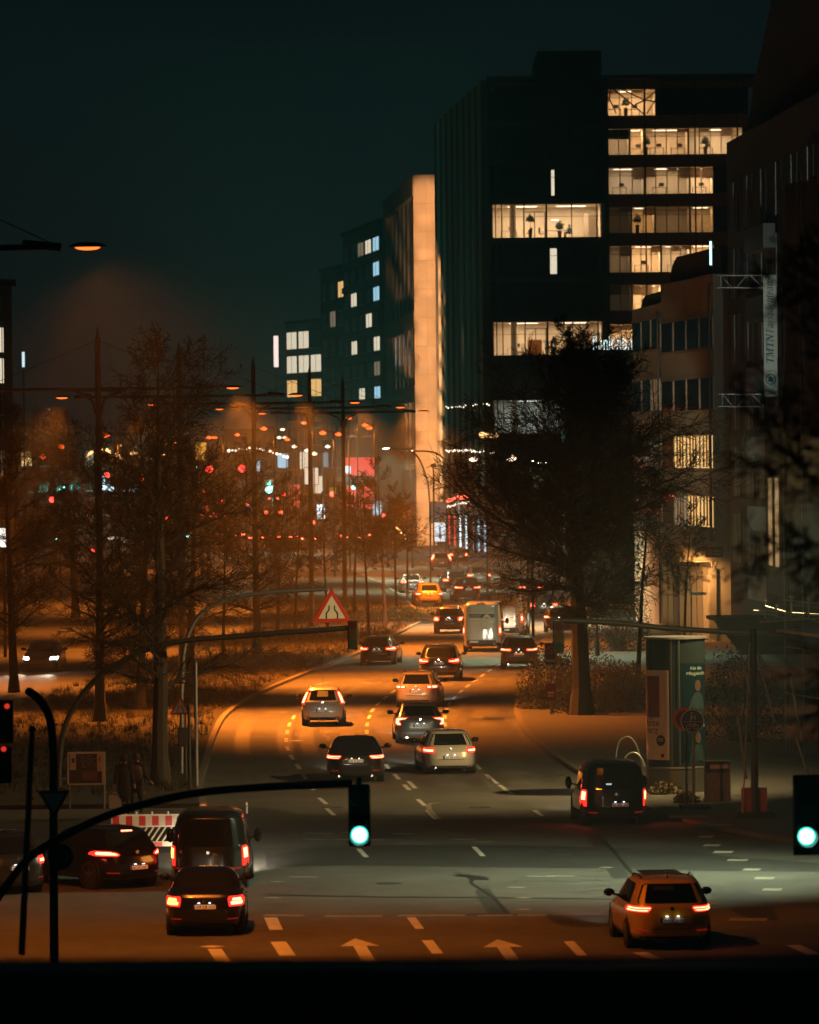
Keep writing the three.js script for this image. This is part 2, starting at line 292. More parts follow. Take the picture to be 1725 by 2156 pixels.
// ---------- twin-arm sodium street lamps on the median ----------
const lampGlow = glow([1, 0.14, 0.02], 3.2), ledGlow = glow([1, 0.95, 0.78], 10);
function lampHead(parent, x, y, z, dir, m, name = 'lamp_head') {
  const h = part(parent, name, (() => { const g = new THREE.SphereGeometry(0.5, 14, 8, 0, Math.PI * 2, 0, Math.PI / 2); g.scale(0.8, 0.22, 0.36); g.translate(x + dir * 0.30, y, z); return g; })(), M.steel);
  part(h, 'lamp_lens', (() => { const g = new THREE.SphereGeometry(0.5, 14, 8, 0, Math.PI * 2, Math.PI / 2, Math.PI / 2); g.scale(0.52, 0.12, 0.26); g.translate(x + dir * 0.30, y - 0.004, z); return g; })(), m);
  return h;
}
const LAMP_CD = 6200;
function twinLamp(x, z, H, half, tall, label, lit = [1, 1], cd = LAMP_CD, aim = null, near = false) {
  const t = thing('street_lamp', label, 'street lamp', V(x, 0, z), 0, 'twin-arm lamps along the median');
  part(t, 'mast', merge([cyl(0.11, 0.17, H + tall, 0, (H + tall) / 2, 0, 12), cyl(0.0, 0.10, 0.5, 0, H + tall + 0.25, 0, 8)]), M.darkpole);
  part(t, 'base', cyl(0.26, 0.30, 0.5, 0, 0.25, 0, 12), M.darkpole);
  for (const s of [-1, 1]) {
    part(t, 'arm', merge([bar(V(s * 0.1, H, 0), V(s * (half - 0.9), H + 0.03, 0), 0.085, 8, 0.06), bar(V(s * (half - 1.5), H + 0.1, 0), V(s * (half - 0.7), H + 0.02, 0), 0.09, 8), tube([V(s * 0.1, H - 1.0, 0), V(s * 0.25, H - 0.45, 0), V(s * 0.9, H - 0.08, 0)], 0.07, 8, 6)]), M.darkpole);
    part(t, 'stay_wire', bar(V(0, H + tall - 0.1, 0), V(s * (half - 0.8), H + 0.06, 0), 0.012, 4), M.darkpole);
    const k = lit[s < 0 ? 0 : 1];
    lampHead(t, s * (half - 0.45), H + 0.02, 0, s, k ? lampGlow : M.plastic);
    if (k) spot(V(x + s * half, H - 0.16, z), aim ?? V(x + s * (half + 3.6), 0, z + (near ? 4 : 0)), SODIUM, cd * k, 0.92, 1, 8);
  }
  return t;
}
const H0 = 13.3;
const lampAt = (u, v) => { const d = (H0 - EYE) / ((950 - v) / FOCAL); return d; };
const m0 = at(200, 522, 118);
twinLamp(m0.x - 5.6, -118, m0.y, 5.6, 2.4, 'twin-arm street lamp reaching over the near edge of the junction', [0, 1], 1300, V(-4.0, 0, -131));
for (const [u, d, lab] of [[207, 231, 'twin-arm street lamp rising behind the bare tree by the wheel-marked sign board'], [378, 264, 'twin-arm street lamp second from the junction along the median'], [534, 306, 'twin-arm street lamp third from the junction along the median'], [652, 342, 'twin-arm street lamp fourth from the junction along the median'], [722, 383, 'twin-arm street lamp fifth from the junction, before the pale tower slab']]) {
  const p = at(u, 838, d); twinLamp(p.x, -d, H0, 5.6, 2.1, lab, [.5, 1], d === 231 ? LAMP_CD * 1.15 : LAMP_CD, null, d === 231);
}
// ---------- white arc lamps on the right and further on ----------
function arcLamp(x, z, H, reach, label, cd, aim = null, col = LEDW, group = 'curved white street lamps') {
  const t = thing('arc_street_lamp', label, 'street lamp', V(x, 0, z), 0, group), s = Math.sign(reach), a = Math.abs(reach);
  part(t, 'mast', tube([V(0, 0, 0), V(0, H * .6, 0), V(s * a * .08, H * .8, 0), V(s * a * .4, H * .97, 0), V(s * a, H, 0)], .065, 28, 8), M.darkpole); part(t, 'base', cyl(.13, .15, .9, 0, .45, 0, 10), M.darkpole);
  lampHead(t, s * (a - .1), H + .02, 0, s, ledGlow);
  if (cd) spot(V(x + s * (a + .2), H - .15, z), aim ?? V(x + s * (a + .2), 0, z), col, cd, aim ? (col === LEDW ? .9 : .98) : 1.2, 1, 8);
}
arcLamp(13.4, -140, 10, -1.8, 'curved white lamp lighting the junction from the right pavement', 1150, V(4, 0, -142));
arcLamp(15.2, -172, 11, -2.2, 'curved white lamp at the scaffold side of the pavement corner', 1250, V(-1, 0, -180), [1, .68, .27]);
arcLamp(9.5, -290, 10, -2.5, 'curved white lamp hidden by the large bare tree', 800);
arcLamp(10.2, -345, 10, -2.5, 'curved white lamp past the large bare tree', 1700);
// ---------- cars: body lofted from plan outlines stacked in height ----------
const tailLens = glow([0.9, 0.02, 0.012], 2.6, [0.25, 0.01, 0.01]), tailCore = glow([1, 0.11, 0.05], 17, [0.3, 0.02, 0.02]), amberCore = glow([1, 0.36, 0.05], 9, [0.3, 0.1, 0.02]);
const tailDim = glow([0.35, 0.01, 0.008], 0.5, [0.2, 0.01, 0.01]), headGlow = glow([1, 0.93, 0.8], 40), plateLamp = glow([0.9, 1, 1], 5);
const tailFar = glow([1, 0.10, 0.05], 34, [.3, .02, .02]), redLens = mat([0.22, 0.008, 0.008], 0.25);
const cleanCar = c => mat(c, 0.32, 0.25, { clearcoat: 1, clearcoatRoughness: 0.06 });
const paintMats = {};
function paintOf(c) { return paintMats[c.join()] ??= cleanCar(c); }
const SHAPES = {   // rear inset, front inset, half-width factor by height fraction
  wagon: { r: [[.15, .14], [.22, .04], [.36, 0], [.5, .02], [.60, .07], [.64, .12], [.92, .50], [.97, .62], [1, 1.0]], f: [[.15, .2], [.28, 0], [.42, .05], [.5, .2], [.58, .75], [.63, 1.25], [.93, 2.0], [.98, 2.25], [1, 2.7]], w: [[.15, .93], [.24, .985], [.5, 1], [.61, .965], [.66, .94], [.92, .76], [.975, .68], [1, .5]] },
  hatch: { r: [[.15, .14], [.22, .05], [.38, 0], [.52, .05], [.62, .14], [.66, .2], [.92, .62], [.97, .75], [1, 1.1]], f: [[.15, .2], [.28, 0], [.42, .05], [.5, .2], [.58, .65], [.63, 1.05], [.93, 1.75], [.98, 2.0], [1, 2.3]], w: [[.15, .93], [.24, .985], [.48, 1], [.62, .965], [.66, .94], [.92, .75], [.975, .66], [1, .48]] },
  suv: { r: [[.17, .16], [.25, .04], [.4, 0], [.54, .04], [.63, .1], [.67, .15], [.92, .50], [.97, .62], [1, 1.0]], f: [[.17, .2], [.3, 0], [.45, .05], [.55, .2], [.61, .7], [.66, 1.15], [.93, 1.85], [.98, 2.1], [1, 2.5]], w: [[.17, .93], [.26, .985], [.5, 1], [.63, .965], [.68, .93], [.92, .78], [.975, .70], [1, .52]] },
  fastback: { r: [[.15, .14], [.22, .04], [.4, 0], [.56, .02], [.64, .06], [.67, .30], [.72, .62], [.92, 1.45], [.97, 1.75], [1, 2.1]], f: [[.15, .2], [.28, 0], [.44, .05], [.52, .25], [.6, .95], [.64, 1.3], [.93, 2.1], [.98, 2.4], [1, 2.7]], w: [[.15, .93], [.24, .985], [.5, 1], [.62, .97], [.67, .93], [.92, .72], [.975, .62], [1, .42]] },
  soft: { r: [[.15, .14], [.24, .04], [.42, 0], [.6, .04], [.66, .10], [.68, .42], [.71, .75], [.80, .95], [.93, 1.25], [.98, 1.5], [1, 1.75]], f: [[.15, .2], [.28, 0], [.45, .05], [.54, .2], [.62, .9], [.66, 1.25], [.93, 1.9], [.98, 2.1], [1, 2.3]], w: [[.15, .93], [.24, .985], [.5, 1], [.65, .965], [.69, .90], [.85, .80], [.94, .70], [.98, .6], [1, .45]] },
  van: { r: [[.13, .1], [.2, .03], [.28, 0], [.5, .02], [.6, .04], [.92, .12], [.97, .2], [1, .45]], f: [[.13, .2], [.24, 0], [.36, .06], [.42, .2], [.47, .75], [.5, 1.0], [.93, 1.75], [.98, 2.0], [1, 2.3]], w: [[.13, .94], [.2, .985], [.42, 1], [.54, .985], [.58, .965], [.80, .90], [.91, .84], [.965, .74], [.99, .62], [1, .5]] },
  box: { r: [[.11, .1], [.16, .02], [.2, 0], [.5, .01], [.93, .04], [.975, .1], [1, .3]], f: [[.11, .2], [.2, 0], [.32, .06], [.37, .2], [.42, .8], [.45, 1.0], [.9, 1.75], [.975, 2.1], [1, 2.6]], w: [[.11, .95], [.16, .99], [.35, 1], [.5, .985], [.93, .93], [.975, .88], [1, .78]] },
};
const lerpT = (t, y) => { if (y <= t[0][0]) return t[0][1]; for (let i = 1; i < t.length; i++) if (y <= t[i][0]) { const k = (y - t[i - 1][0]) / (t[i][0] - t[i - 1][0]); return t[i - 1][1] + (t[i][1] - t[i - 1][1]) * k; } return t[t.length - 1][1]; };
function shell(o) {
  const S = SHAPES[o.shape], HL = o.L / 2, HW = o.W / 2, n = o.n ?? (o.shape === 'box' ? 7 : o.shape === 'van' ? 5.2 : 4.6);
  const zr = y => HL - lerpT(S.r, y / o.H), zf = y => -HL + lerpT(S.f, y / o.H), hw = y => HW * lerpT(S.w, y / o.H);
  const rear = (xf, y, off = 0) => { const q = Math.min(0.9995, Math.abs(xf)), k = Math.pow(1 - Math.pow(q, n), 1 / n); const m = (zr(y) + zf(y)) / 2, a = (zr(y) - zf(y)) / 2; return V(xf * (hw(y) + off * q), y, m + a * k + off); };
  const front = (xf, y, off = 0) => { const q = Math.min(0.9995, Math.abs(xf)), k = Math.pow(1 - Math.pow(q, n), 1 / n); const m = (zr(y) + zf(y)) / 2, a = (zr(y) - zf(y)) / 2; return V(xf * (hw(y) + off * q), y, m - a * k - off); };
  const side = (s, z, y, off = 0) => { const m = (zr(y) + zf(y)) / 2, a = (zr(y) - zf(y)) / 2, q = Math.min(0.9995, Math.abs(z - m) / a); return V(s * (hw(y) * Math.pow(1 - Math.pow(q, n), 1 / n) + off), y, z); };
  return { zr, zf, hw, rear, front, side, n, y0: S.w[0][0] * o.H };
}
function bodyGeo(o, S) {
  const sh = SHAPES[o.shape]; const ys = [...new Set([...sh.r, ...sh.f, ...sh.w].map(a => a[0]))].sort((a, b) => a - b); const fine = [];
  for (let i = 0; i < ys.length; i++) { fine.push(ys[i]); if (i < ys.length - 1 && ys[i + 1] - ys[i] > 0.06) fine.push((ys[i] + ys[i + 1]) / 2); }
  const N = 56, pos = [], idx = [];
  for (const yf of fine) {
    const y = yf * o.H, m = (S.zr(y) + S.zf(y)) / 2, a = (S.zr(y) - S.zf(y)) / 2, w = S.hw(y);
    for (let i = 0; i < N; i++) { const t = i / N * Math.PI * 2, c = Math.cos(t), s = Math.sin(t); pos.push(w * Math.sign(s) * Math.pow(Math.abs(s), 2 / S.n), y, m + a * Math.sign(c) * Math.pow(Math.abs(c), 2 / S.n)); }
  }
  for (let j = 0; j < fine.length - 1; j++) for (let i = 0; i < N; i++) { const a = j * N + i, b = j * N + (i + 1) % N; idx.push(a, b, a + N, b, b + N, a + N); }
  const top = (fine.length - 1) * N, ct = pos.length / 3; const yt = o.H;
  pos.push(0, yt + 0.012, (S.zr(yt) + S.zf(yt)) / 2); for (let i = 0; i < N; i++) idx.push(top + i, top + (i + 1) % N, ct);
  const cb = pos.length / 3; pos.push(0, fine[0] * o.H, 0); for (let i = 0; i < N; i++) idx.push((i + 1) % N, i, cb);
  const g = new THREE.BufferGeometry(); g.setAttribute('position', new THREE.Float32BufferAttribute(pos, 3)); g.setIndex(idx); g.computeVertexNormals();
  g.setAttribute('uv', new THREE.Float32BufferAttribute(new Float32Array(pos.length / 3 * 2), 2)); return g;
}
// a panel with thickness that follows the shell: rows [y, a, b]
function panel(f, rows, off = 0.012, nx = 6) {
  const R = []; for (let i = 0; i < rows.length; i++) { R.push(rows[i]); if (i < rows.length - 1) { const a = rows[i], b = rows[i + 1]; for (const k of [0.34, 0.67]) R.push(a.map((v, j) => v + (b[j] - v) * k)); } }
  const pos = [], idx = [], ny = R.length, W = nx + 3;
  for (let j = -1; j <= ny; j++) { const r = R[Math.max(0, Math.min(ny - 1, j))]; for (let i = -1; i <= nx + 1; i++) { const edge = j < 0 || j >= ny || i < 0 || i > nx; const t = Math.max(0, Math.min(nx, i)) / nx; const p = f(r[1] + (r[2] - r[1]) * t, r[0], edge ? -0.02 : off); pos.push(p.x, p.y, p.z); } }
  for (let j = 0; j < ny + 1; j++) for (let i = 0; i < W - 1; i++) { const a = j * W + i; idx.push(a, a + 1, a + W, a + 1, a + W + 1, a + W); }
  const g0 = new THREE.BufferGeometry(); g0.setAttribute('position', new THREE.Float32BufferAttribute(pos, 3)); g0.setIndex(idx); const g = g0.toNonIndexed(); g.computeVertexNormals(); return g;
}
const mirrorRows = rows => rows.map(([y, a, b]) => [y, -b, -a]);
function plateTex(txt, old) {
  return canvasTex(256, 56, (x, w, h) => { x.fillStyle = '#e9e9e2'; x.fillRect(0, 0, w, h); x.fillStyle = '#1b3f9c'; x.fillRect(0, 0, 24, h); x.fillStyle = '#111'; x.font = 'bold 44px sans-serif'; x.textBaseline = 'middle'; x.textAlign = 'center'; x.fillText(txt, 138, 30, 212); x.strokeStyle = '#111'; x.lineWidth = 4; x.strokeRect(2, 2, w - 4, h - 4); });
}
const wheelGeo = {};
function wheelParts(r, w) {
  return wheelGeo[r + ',' + w] ??= (() => {
    const pr = [[r * .62, -w / 2], [r * .9, -w / 2], [r * .985, -w * .36], [r, -w * .2], [r, w * .2], [r * .985, w * .36], [r * .9, w / 2], [r * .62, w / 2]].map(p => new THREE.Vector2(...p));
    const tyre = new THREE.LatheGeometry(pr, 24).rotateZ(Math.PI / 2), sp = [new THREE.LatheGeometry([[0.001, .03], [r * .2, .03], [r * .24, 0], [r * .55, -.03], [r * .64, .0], [r * .66, -.05]].map(p => new THREE.Vector2(p[0], p[1] + w * .36)), 20).rotateZ(-Math.PI / 2)];
    for (let k = 0; k < 5; k++) { const b = box(.03, r * .5, r * .14, 0, r * .38, 0); b.rotateX(k * Math.PI * 2 / 5); b.translate(w * .40, 0, 0); sp.push(b); }
    return { tyre, rim: merge(sp) };
  })();
}
function car(o) {
  const p = ground(o.u, o.v), h = THREE.MathUtils.degToRad(o.h ?? 0), fw = V(-Math.sin(h), 0, -Math.cos(h));
  const ax = o.L * 0.29; const pos = p.clone().addScaledVector(fw, o.oncoming ? -o.L * 0.29 : ax); if (o.y) pos.y = o.y;
  const rot = h + (o.oncoming ? Math.PI : 0), dirF = o.oncoming ? fw.clone().negate() : fw;
  const t = thing(o.name ?? 'car', o.label, o.cat ?? 'car', pos, rot, o.group);
  const S = shell(o), pm = paintOf(o.c), y = k => k * o.H;
  part(t, 'body', bodyGeo(o, S), pm);
  const belt = o.belt ?? { wagon: .665, hatch: .675, suv: .685, fastback: .70, soft: .80, van: .56, box: .5 }[o.shape], roofY = o.shape === 'soft' ? .915 : o.shape === 'van' ? .915 : .925;
  if (o.shape !== 'box') {
    const wl = o.shape === 'van' ? .86 : .84, wu = o.shape === 'van' ? .86 : .82;
    const rw = part(t, 'rear_window', panel(S.rear, [[y(belt), -wl * .97, wl * .97], [y(belt + .03), -wl, wl], [y(roofY - .02), -wu, wu], [y(roofY), -wu * .92, wu * .92]], 0.008, 8), M.glassDark);
    if (o.wiper) part(rw, 'wiper', bar(S.rear(0, y(belt + .02), .03), S.rear(-.42, y(belt + .05), .03), .012, 5), M.plastic);
    if (o.sticker) part(rw, 'sticker', panel(S.rear, [[y(o.sticker[2]), o.sticker[0], o.sticker[1]], [y(o.sticker[3]), o.sticker[0], o.sticker[1]]], 0.014, 2), o.stickerMat ?? M.white);
  }
  for (const s of [-1, 1]) {
    const yb = y(Math.max(.55, belt - .015)), yt = y(.925), m = (S.zr(yb) + S.zf(yb)) / 2, zb0 = S.zf(yb) + (o.shape === 'van' || o.shape === 'box' ? 0.55 : .75), zb1 = o.shape === 'box' ? zb0 + 1.1 : S.zr(yb) - .55;
    const zt0 = S.zf(yt) + .45, zt1 = o.shape === 'box' ? zt0 + .8 : S.zr(yt) - .38;
    part(t, 'side_window', panel((z, yy, off) => S.side(s, z, yy, off), [[yb, zb0, zb1], [yt, zt0, Math.max(zt0 + .3, zt1)]], 0.007, 8), M.glassDark);
    const mz = zb0 + .12, mp = S.side(s, mz, yb, 0);
    part(t, 'door_mirror', merge([(() => { const g = new THREE.SphereGeometry(.5, 12, 8); g.scale(o.tallMirror ? .2 : .25, o.tallMirror ? .36 : .17, .16); g.translate(mp.x + s * .2, yb + .09, mp.z); return g; })(), bar(V(mp.x - s * .03, yb + .02, mp.z), V(mp.x + s * .14, yb + .06, mp.z), .03, 6)]), o.mirror ?? M.blackGloss);
  }
  part(t, 'windscreen', panel(S.front, [[y(Math.max(.66, belt)), -.86, .86], [y(.92), -.82, .82]], 0.008, 8), M.glassDark);
  // tail lights
  const [lens, core] = o.tail;
  for (const s of [-1, 1]) {
    const r = rows => s > 0 ? rows : mirrorRows(rows);
    const L = part(t, 'tail_light', merge(lens.map(q => panel(S.rear, r(q.map(a => [y(a[0]), a[1], a[2]])), 0.014, 5))), o.dim ? redLens : tailLens);
    if (!o.dim) part(L, 'lamp_core', merge(core.map(q => panel(S.rear, r(q.map(a => [y(a[0]), a[1], a[2]])), 0.022, 5))), o.amber === s || o.amber === 2 ? amberCore : o.faint ? tailDim : o.far ? tailFar : tailCore);
    if (o.reflector !== false) { const ry = o.reflector ?? .27; part(t, 'reflector', panel(S.rear, r([[y(ry), .58, .84], [y(ry + .018), .58, .84]]), 0.012, 3), o.refl === 0 ? redLens : tailDim); }
    const hl = part(t, 'headlight', panel(S.front, r([[y(.42), .58, .93], [y(.50), .62, .95]]), 0.012, 4), o.oncoming ? headGlow : M.white);
    if (o.beam !== 0) { const q = S.front(s * .72, y(.45), .12).applyAxisAngle(V(0, 1, 0), rot).add(pos); spot(q, q.clone().addScaledVector(dirF, 20).add(V(0, -2.2, 0)), [1, .86, .62], (o.beam ?? 1) * 260, .16, 1, 4); }
  }
  if (o.wide) { const q = S.front(0, y(.42), .15).applyAxisAngle(V(0, 1, 0), rot).add(pos); spot(q, q.clone().addScaledVector(dirF, 20).add(V(0, -9.4, 0)), [1, .86, .62], o.wide, .52, 1, 20); }
  // door seams and handles
  for (const s of [-1, 1]) { const f = (z, yy, off) => S.side(s, z, yy, off); for (const z of o.shape === 'box' ? [-1.2] : [-.95, .12, 1.02]) part(t, 'door_seam', panel(f, [[y(.24), z - .006, z + .006], [y(.60), z - .006, z + .006]], .002, 1), M.black); for (const z of o.shape === 'box' ? [-1.4] : [-.12, .82]) part(t, 'door_handle', panel(f, [[y(.565), z - .1, z + .1], [y(.583), z - .1, z + .1]], .03, 2), o.shape === 'box' ? M.plastic : pm); part(t, 'sill_trim', panel(f, [[y(.175), -o.L * .2, o.L * .2], [y(.21), -o.L * .2, o.L * .2]], .012, 4), M.plastic); }
  // bumper, plate, boot lines
  part(t, 'bumper_insert', panel(S.rear, [[y((SHAPES[o.shape].w[0][0]) + .012), -.80, .80], [y(o.bump ?? .235), -.74, .74]], 0.011, 8), o.bumpMat ?? M.plastic);
  const py = y(o.plateY ?? .44), pp = S.rear((o.plateX ?? 0), py, .02), pl = part(t, 'licence_plate', box(.52, .112, .012), (() => { const tx = plateTex(o.plate); return new THREE.MeshStandardMaterial({ map: tx, roughness: .5 }); })());
  pl.position.copy(pp); pl.rotation.x = -.06;
  if (o.plateLit !== 0) for (const s of [-1, 1]) part(pl, 'plate_lamp', box(.05, .012, .03, s * .12, .085, .03), plateLamp);
  part(t, 'boot_gap', panel(S.rear, [[y(o.gap ?? .345), -.66, .66], [y((o.gap ?? .345) + .008), -.67, .67]], 0.004, 6), M.black);
  if (o.emblem !== 0) part(t, 'emblem', (() => { const g = cyl(.045, .045, .012, 0, 0, 0, 14); g.rotateX(Math.PI / 2); const q = S.rear(0, y(o.emblemY ?? (belt - .075)), .012); g.translate(q.x, q.y, q.z); return g; })(), M.chrome);
  if (o.brake3) part(t, 'brake_light', panel(S.rear, [[y(roofY + .012), -.22, .22], [y(roofY + .026), -.22, .22]], 0.03, 3), tailCore);
  if (o.rails) for (const s of [-1, 1]) { const ry = y(.972); const q0 = S.side(s, S.zf(ry) + .5, ry), q1 = S.side(s, S.zr(ry) - .22, ry); part(t, 'roof_rail', tube([q0.clone().add(V(-s * .02, .0, 0)), q0.clone().add(V(-s * .02, .055, .15)), q1.clone().add(V(-s * .02, .055, -.15)), q1.clone().add(V(-s * .02, 0, 0))], .018, 14, 6), o.railMat ?? M.galv); }
  if (o.fin !== 0) part(t, 'antenna', o.fin === 'rod' ? bar(V(0, o.H, .9), V(0, o.H + .42, 1.25), .007, 5) : (() => { const g = new THREE.ConeGeometry(.05, .09, 6); g.scale(.4, 1, 1.4); g.translate(0, o.H + .03, S.zr(y(.97)) - .25); return g; })(), M.blackGloss);
  if (o.sunroof) part(t, 'sunroof', box(o.W * .46, .014, 1.3, 0, o.H + .008, .15), M.glassDark);
  if (o.spoiler) part(t, 'spoiler', panel(S.rear, [[y(.935), -.9, .9], [y(.965), -.92, .92]], 0.10, 8), o.spoilerMat ?? pm);
  if (o.exhaust) for (const s of o.exhaust === 2 ? [-1, 1] : [-1]) { const q = S.rear(s * .6, y(.165), 0); part(t, 'exhaust_pipe', (() => { const g = cyl(.04, .04, .14, 0, 0, 0, 12); g.rotateX(Math.PI / 2); g.translate(q.x, q.y - .01, q.z - .02); return g; })(), M.chrome); }
  // wheels
  const wr = o.wr ?? .33, wp = wheelParts(wr, .22);
  for (const s of [-1, 1]) for (const zz of [ax, -ax]) {
    const sx = Math.abs(S.side(s, zz, y(.3)).x);
    part(t, 'wheel_arch', (() => { const g = cyl(wr + .07, wr + .07, .24, 0, 0, 0, 24); g.rotateZ(Math.PI / 2); g.translate(s * (sx - .115), wr + .02, zz); return g; })(), M.black);
    const w = new THREE.Group(); w.name = 'wheel'; w.position.set(s * (sx - .095), wr, zz); if (s < 0) w.rotation.y = Math.PI; t.add(w);
    part(w, 'tyre', wp.tyre, M.rubber); part(w, 'rim', wp.rim, o.rimMat ?? M.rim);
  }
  return { t, S, y };
}
// tail light shapes: rows [height fraction, inner, outer (of the half width)]
const TL = {
  strip: [[[[.545, .56, .985], [.585, .5, .985], [.615, .5, .98], [.625, .56, .97]]], [[[.558, .60, .97], [.572, .54, .97]], [[.592, .52, .97], [.606, .52, .96]]]],
  block: [[[[.50, .62, .97], [.54, .60, .985], [.60, .60, .985], [.625, .64, .97]]], [[[.535, .66, .95], [.58, .66, .96]]]],
  twin: [[[[.545, .5, .97], [.58, .48, .985], [.63, .5, .985]]], [[[.56, .54, .70], [.61, .54, .70]], [[.56, .76, .93], [.61, .76, .93]]]],
  hook: [[[[.47, .80, .95], [.52, .80, .985], [.58, .86, .99], [.62, .80, .99], [.655, .60, .97], [.668, .5, .9]]], [[[.485, .80, .90], [.505, .80, .955], [.56, .885, .965], [.61, .85, .965], [.635, .68, .955], [.652, .58, .82]]]],
  upright: [[[[.56, .86, .985], [.62, .84, .99], [.86, .80, .98], [.90, .84, .95]]], [[[.60, .88, .965], [.74, .86, .965], [.87, .85, .93]]]],
  boomerang: [[[[.50, .84, .98], [.58, .82, .99], [.66, .76, .99], [.86, .74, .97]]], [[[.60, .86, .965], [.68, .80, .96], [.85, .78, .90]]]],
  lshape: [[[[.50, .74, .96], [.54, .5, .985], [.60, .48, .985], [.63, .7, .97]]], [[[.55, .54, .95], [.575, .54, .96]], [[.58, .82, .96], [.61, .84, .95]]]],
  vanlow: [[[[.30, .88, .985], [.36, .87, .99], [.52, .87, .99], [.56, .89, .97]]], [[[.40, .90, .97], [.53, .90, .97]]]],
  sprinter: [[[[.34, .90, .985], [.52, .90, .985]]], [[[.385, .915, .975], [.48, .915, .975]]]],
  slim: [[[[.56, .42, .96], [.60, .40, .985], [.635, .46, .98]]], [[[.585, .46, .95], [.605, .46, .96]], [[.60, .78, .96], [.625, .80, .95]]]],
  tri: [[[[.55, .62, .96], [.575, .55, .985], [.61, .62, .985], [.635, .84, .97]]], [[[.572, .60, .95], [.60, .68, .96], [.618, .80, .95]]]],
  squares: [[[[.47, .62, .95], [.53, .60, .98], [.60, .60, .98], [.63, .64, .95]]], [[[.50, .66, .92], [.545, .66, .93]], [[.56, .70, .92], [.60, .72, .9]]]],
};
const CG = 'cars driving away along the right carriageway';
car({ shape: 'wagon', u: 1405, v: 1993, h: 4.5, L: 4.77, W: 1.83, H: 1.5, c: [.78, .46, .03], tail: TL.strip, plate: 'HH IA 2919', plateY: .43, rails: 1, railMat: M.black, sunroof: 1, label: 'yellow estate car with sunroof crossing the junction', group: CG, name: 'estate_car', bump: .20, brake3: 0, beam: .6, sticker: [-.5, .1, .84, .89], stickerMat: M.plastic, gap: .3 });
car({ shape: 'van', u: 1291, v: 1735, h: 4.2, L: 4.4, W: 1.86, H: 1.82, n: 4.4, c: [.010, .014, .016], tail: TL.vanlow, plate: 'WL A 3C 161', plateY: .33, plateX: .1, rails: 0, label: 'black compact van near the pavement corner', name: 'compact_van', cat: 'van', tallMirror: 1, sticker: [-.32, -.14, .64, .665], stickerMat: glow([.55, .75, .8], .8), reflector: .2, fin: 0, belt: .57 });
car({ shape: 'hatch', u: 945, v: 1628, h: 5.2, L: 4.32, W: 1.77, H: 1.43, c: [.58, .55, .47], tail: TL.block, plate: 'HH YK 676', plateY: .40, label: 'white hatchback with round boot badge ahead of the junction', group: CG, name: 'hatchback', exhaust: 1, bump: .2, reflector: false, wiper: 1 });
car({ shape: 'fastback', u: 749, v: 1645, h: 0.6, L: 4.9, W: 1.88, H: 1.43, c: [.008, .009, .011], tail: TL.strip, plate: 'HH TC 2819', plateY: .50, label: 'black fastback saloon behind the hanging green signal', group: CG, name: 'saloon_car', exhaust: 2, emblem: 0 });
car({ shape: 'hatch', u: 681, v: 1527, h: -0.6, L: 4.03, W: 1.69, H: 1.5, c: [.60, .57, .5], tail: TL.upright, plate: 'PI TV 5005', plateY: .40, label: 'white small hatchback with tall red lamps beside its window', group: CG, name: 'hatchback', fin: 'rod', reflector: .24, sticker: [-.3, .3, .76, .9], stickerMat: mat([.16, .15, .12], .6), emblemY: .61 });
car({ shape: 'fastback', u: 884, v: 1563, h: 2.4, L: 4.5, W: 1.8, H: 1.42, c: [.13, .14, .14], tail: TL.hook, plate: 'HB PK 925', plateY: .46, label: 'grey saloon with hooked red lamps following the beige estate', group: CG, name: 'saloon_car', exhaust: 1, bump: .3, bumpMat: mat([.35, .36, .35], .3, .6), plateLit: 1 });
car({ shape: 'wagon', u: 880, v: 1488, h: -4.4, L: 4.56, W: 1.8, H: 1.48, c: [.50, .44, .35], tail: TL.twin, plate: 'HH IT 3024', plateY: .46, label: 'beige estate car with roof rails in the middle lane', group: CG, name: 'estate_car', rails: 1, railMat: M.black, bump: .21, bumpMat: M.plastic, reflector: .235 });
car({ shape: 'suv', u: 926, v: 1433, h: -3.4, L: 4.7, W: 1.89, H: 1.66, c: [.010, .012, .014], tail: TL.lshape, plate: 'HH XK 1107', plateY: .50, label: 'black sport utility car behind the white panel van', group: CG, beam: .3, name: 'sport_utility_car', rails: 1, railMat: M.black, exhaust: 1, wr: .36 });
car({ shape: 'wagon', u: 798, v: 1399, h: -5.6, L: 4.63, W: 1.82, H: 1.44, c: [.009, .010, .012], tail: TL.lshape, plate: 'HH BB 3421', plateY: .5, label: 'black estate car in the lane beside the median kerb', group: CG, name: 'estate_car', rails: 0, exhaust: 1 });
car({ shape: 'suv', u: 1094, v: 1408, h: -2.6, L: 4.5, W: 1.84, H: 1.6, c: [.018, .03, .034], tail: TL.slim, plate: 'SE NS 1931', plateY: .47, label: 'dark green sport utility car passing the bare hedge', group: CG, name: 'sport_utility_car', exhaust: 2 });
car({ shape: 'hatch', u: 946, v: 1333, h: -2.4, L: 4.3, W: 1.8, H: 1.55, c: [.12, .05, .03], tail: TL.squares, plate: 'HH MO 1101', plateY: .5, label: 'brown hatchback tucked beside the white panel van', group: CG, name: 'hatchback', rails: 1 });
car({ shape: 'suv', u: 903, v: 1278, h: 5.2, L: 4.6, W: 1.86, H: 1.64, c: [.52, .30, .06], tail: TL.block, plate: 'HH RA 205', plateY: .53, label: 'orange sport utility car rounding the bend', group: CG, name: 'sport_utility_car', bump: .30, reflector: false });
car({ shape: 'suv', u: 984, v: 1266, h: 5.5, L: 4.7, W: 1.88, H: 1.66, c: [.011, .013, .015], tail: TL.slim, plate: 'HH EF 480', plateY: .5, label: 'black sport utility car beside the orange one in the bend', group: CG, name: 'sport_utility_car' });
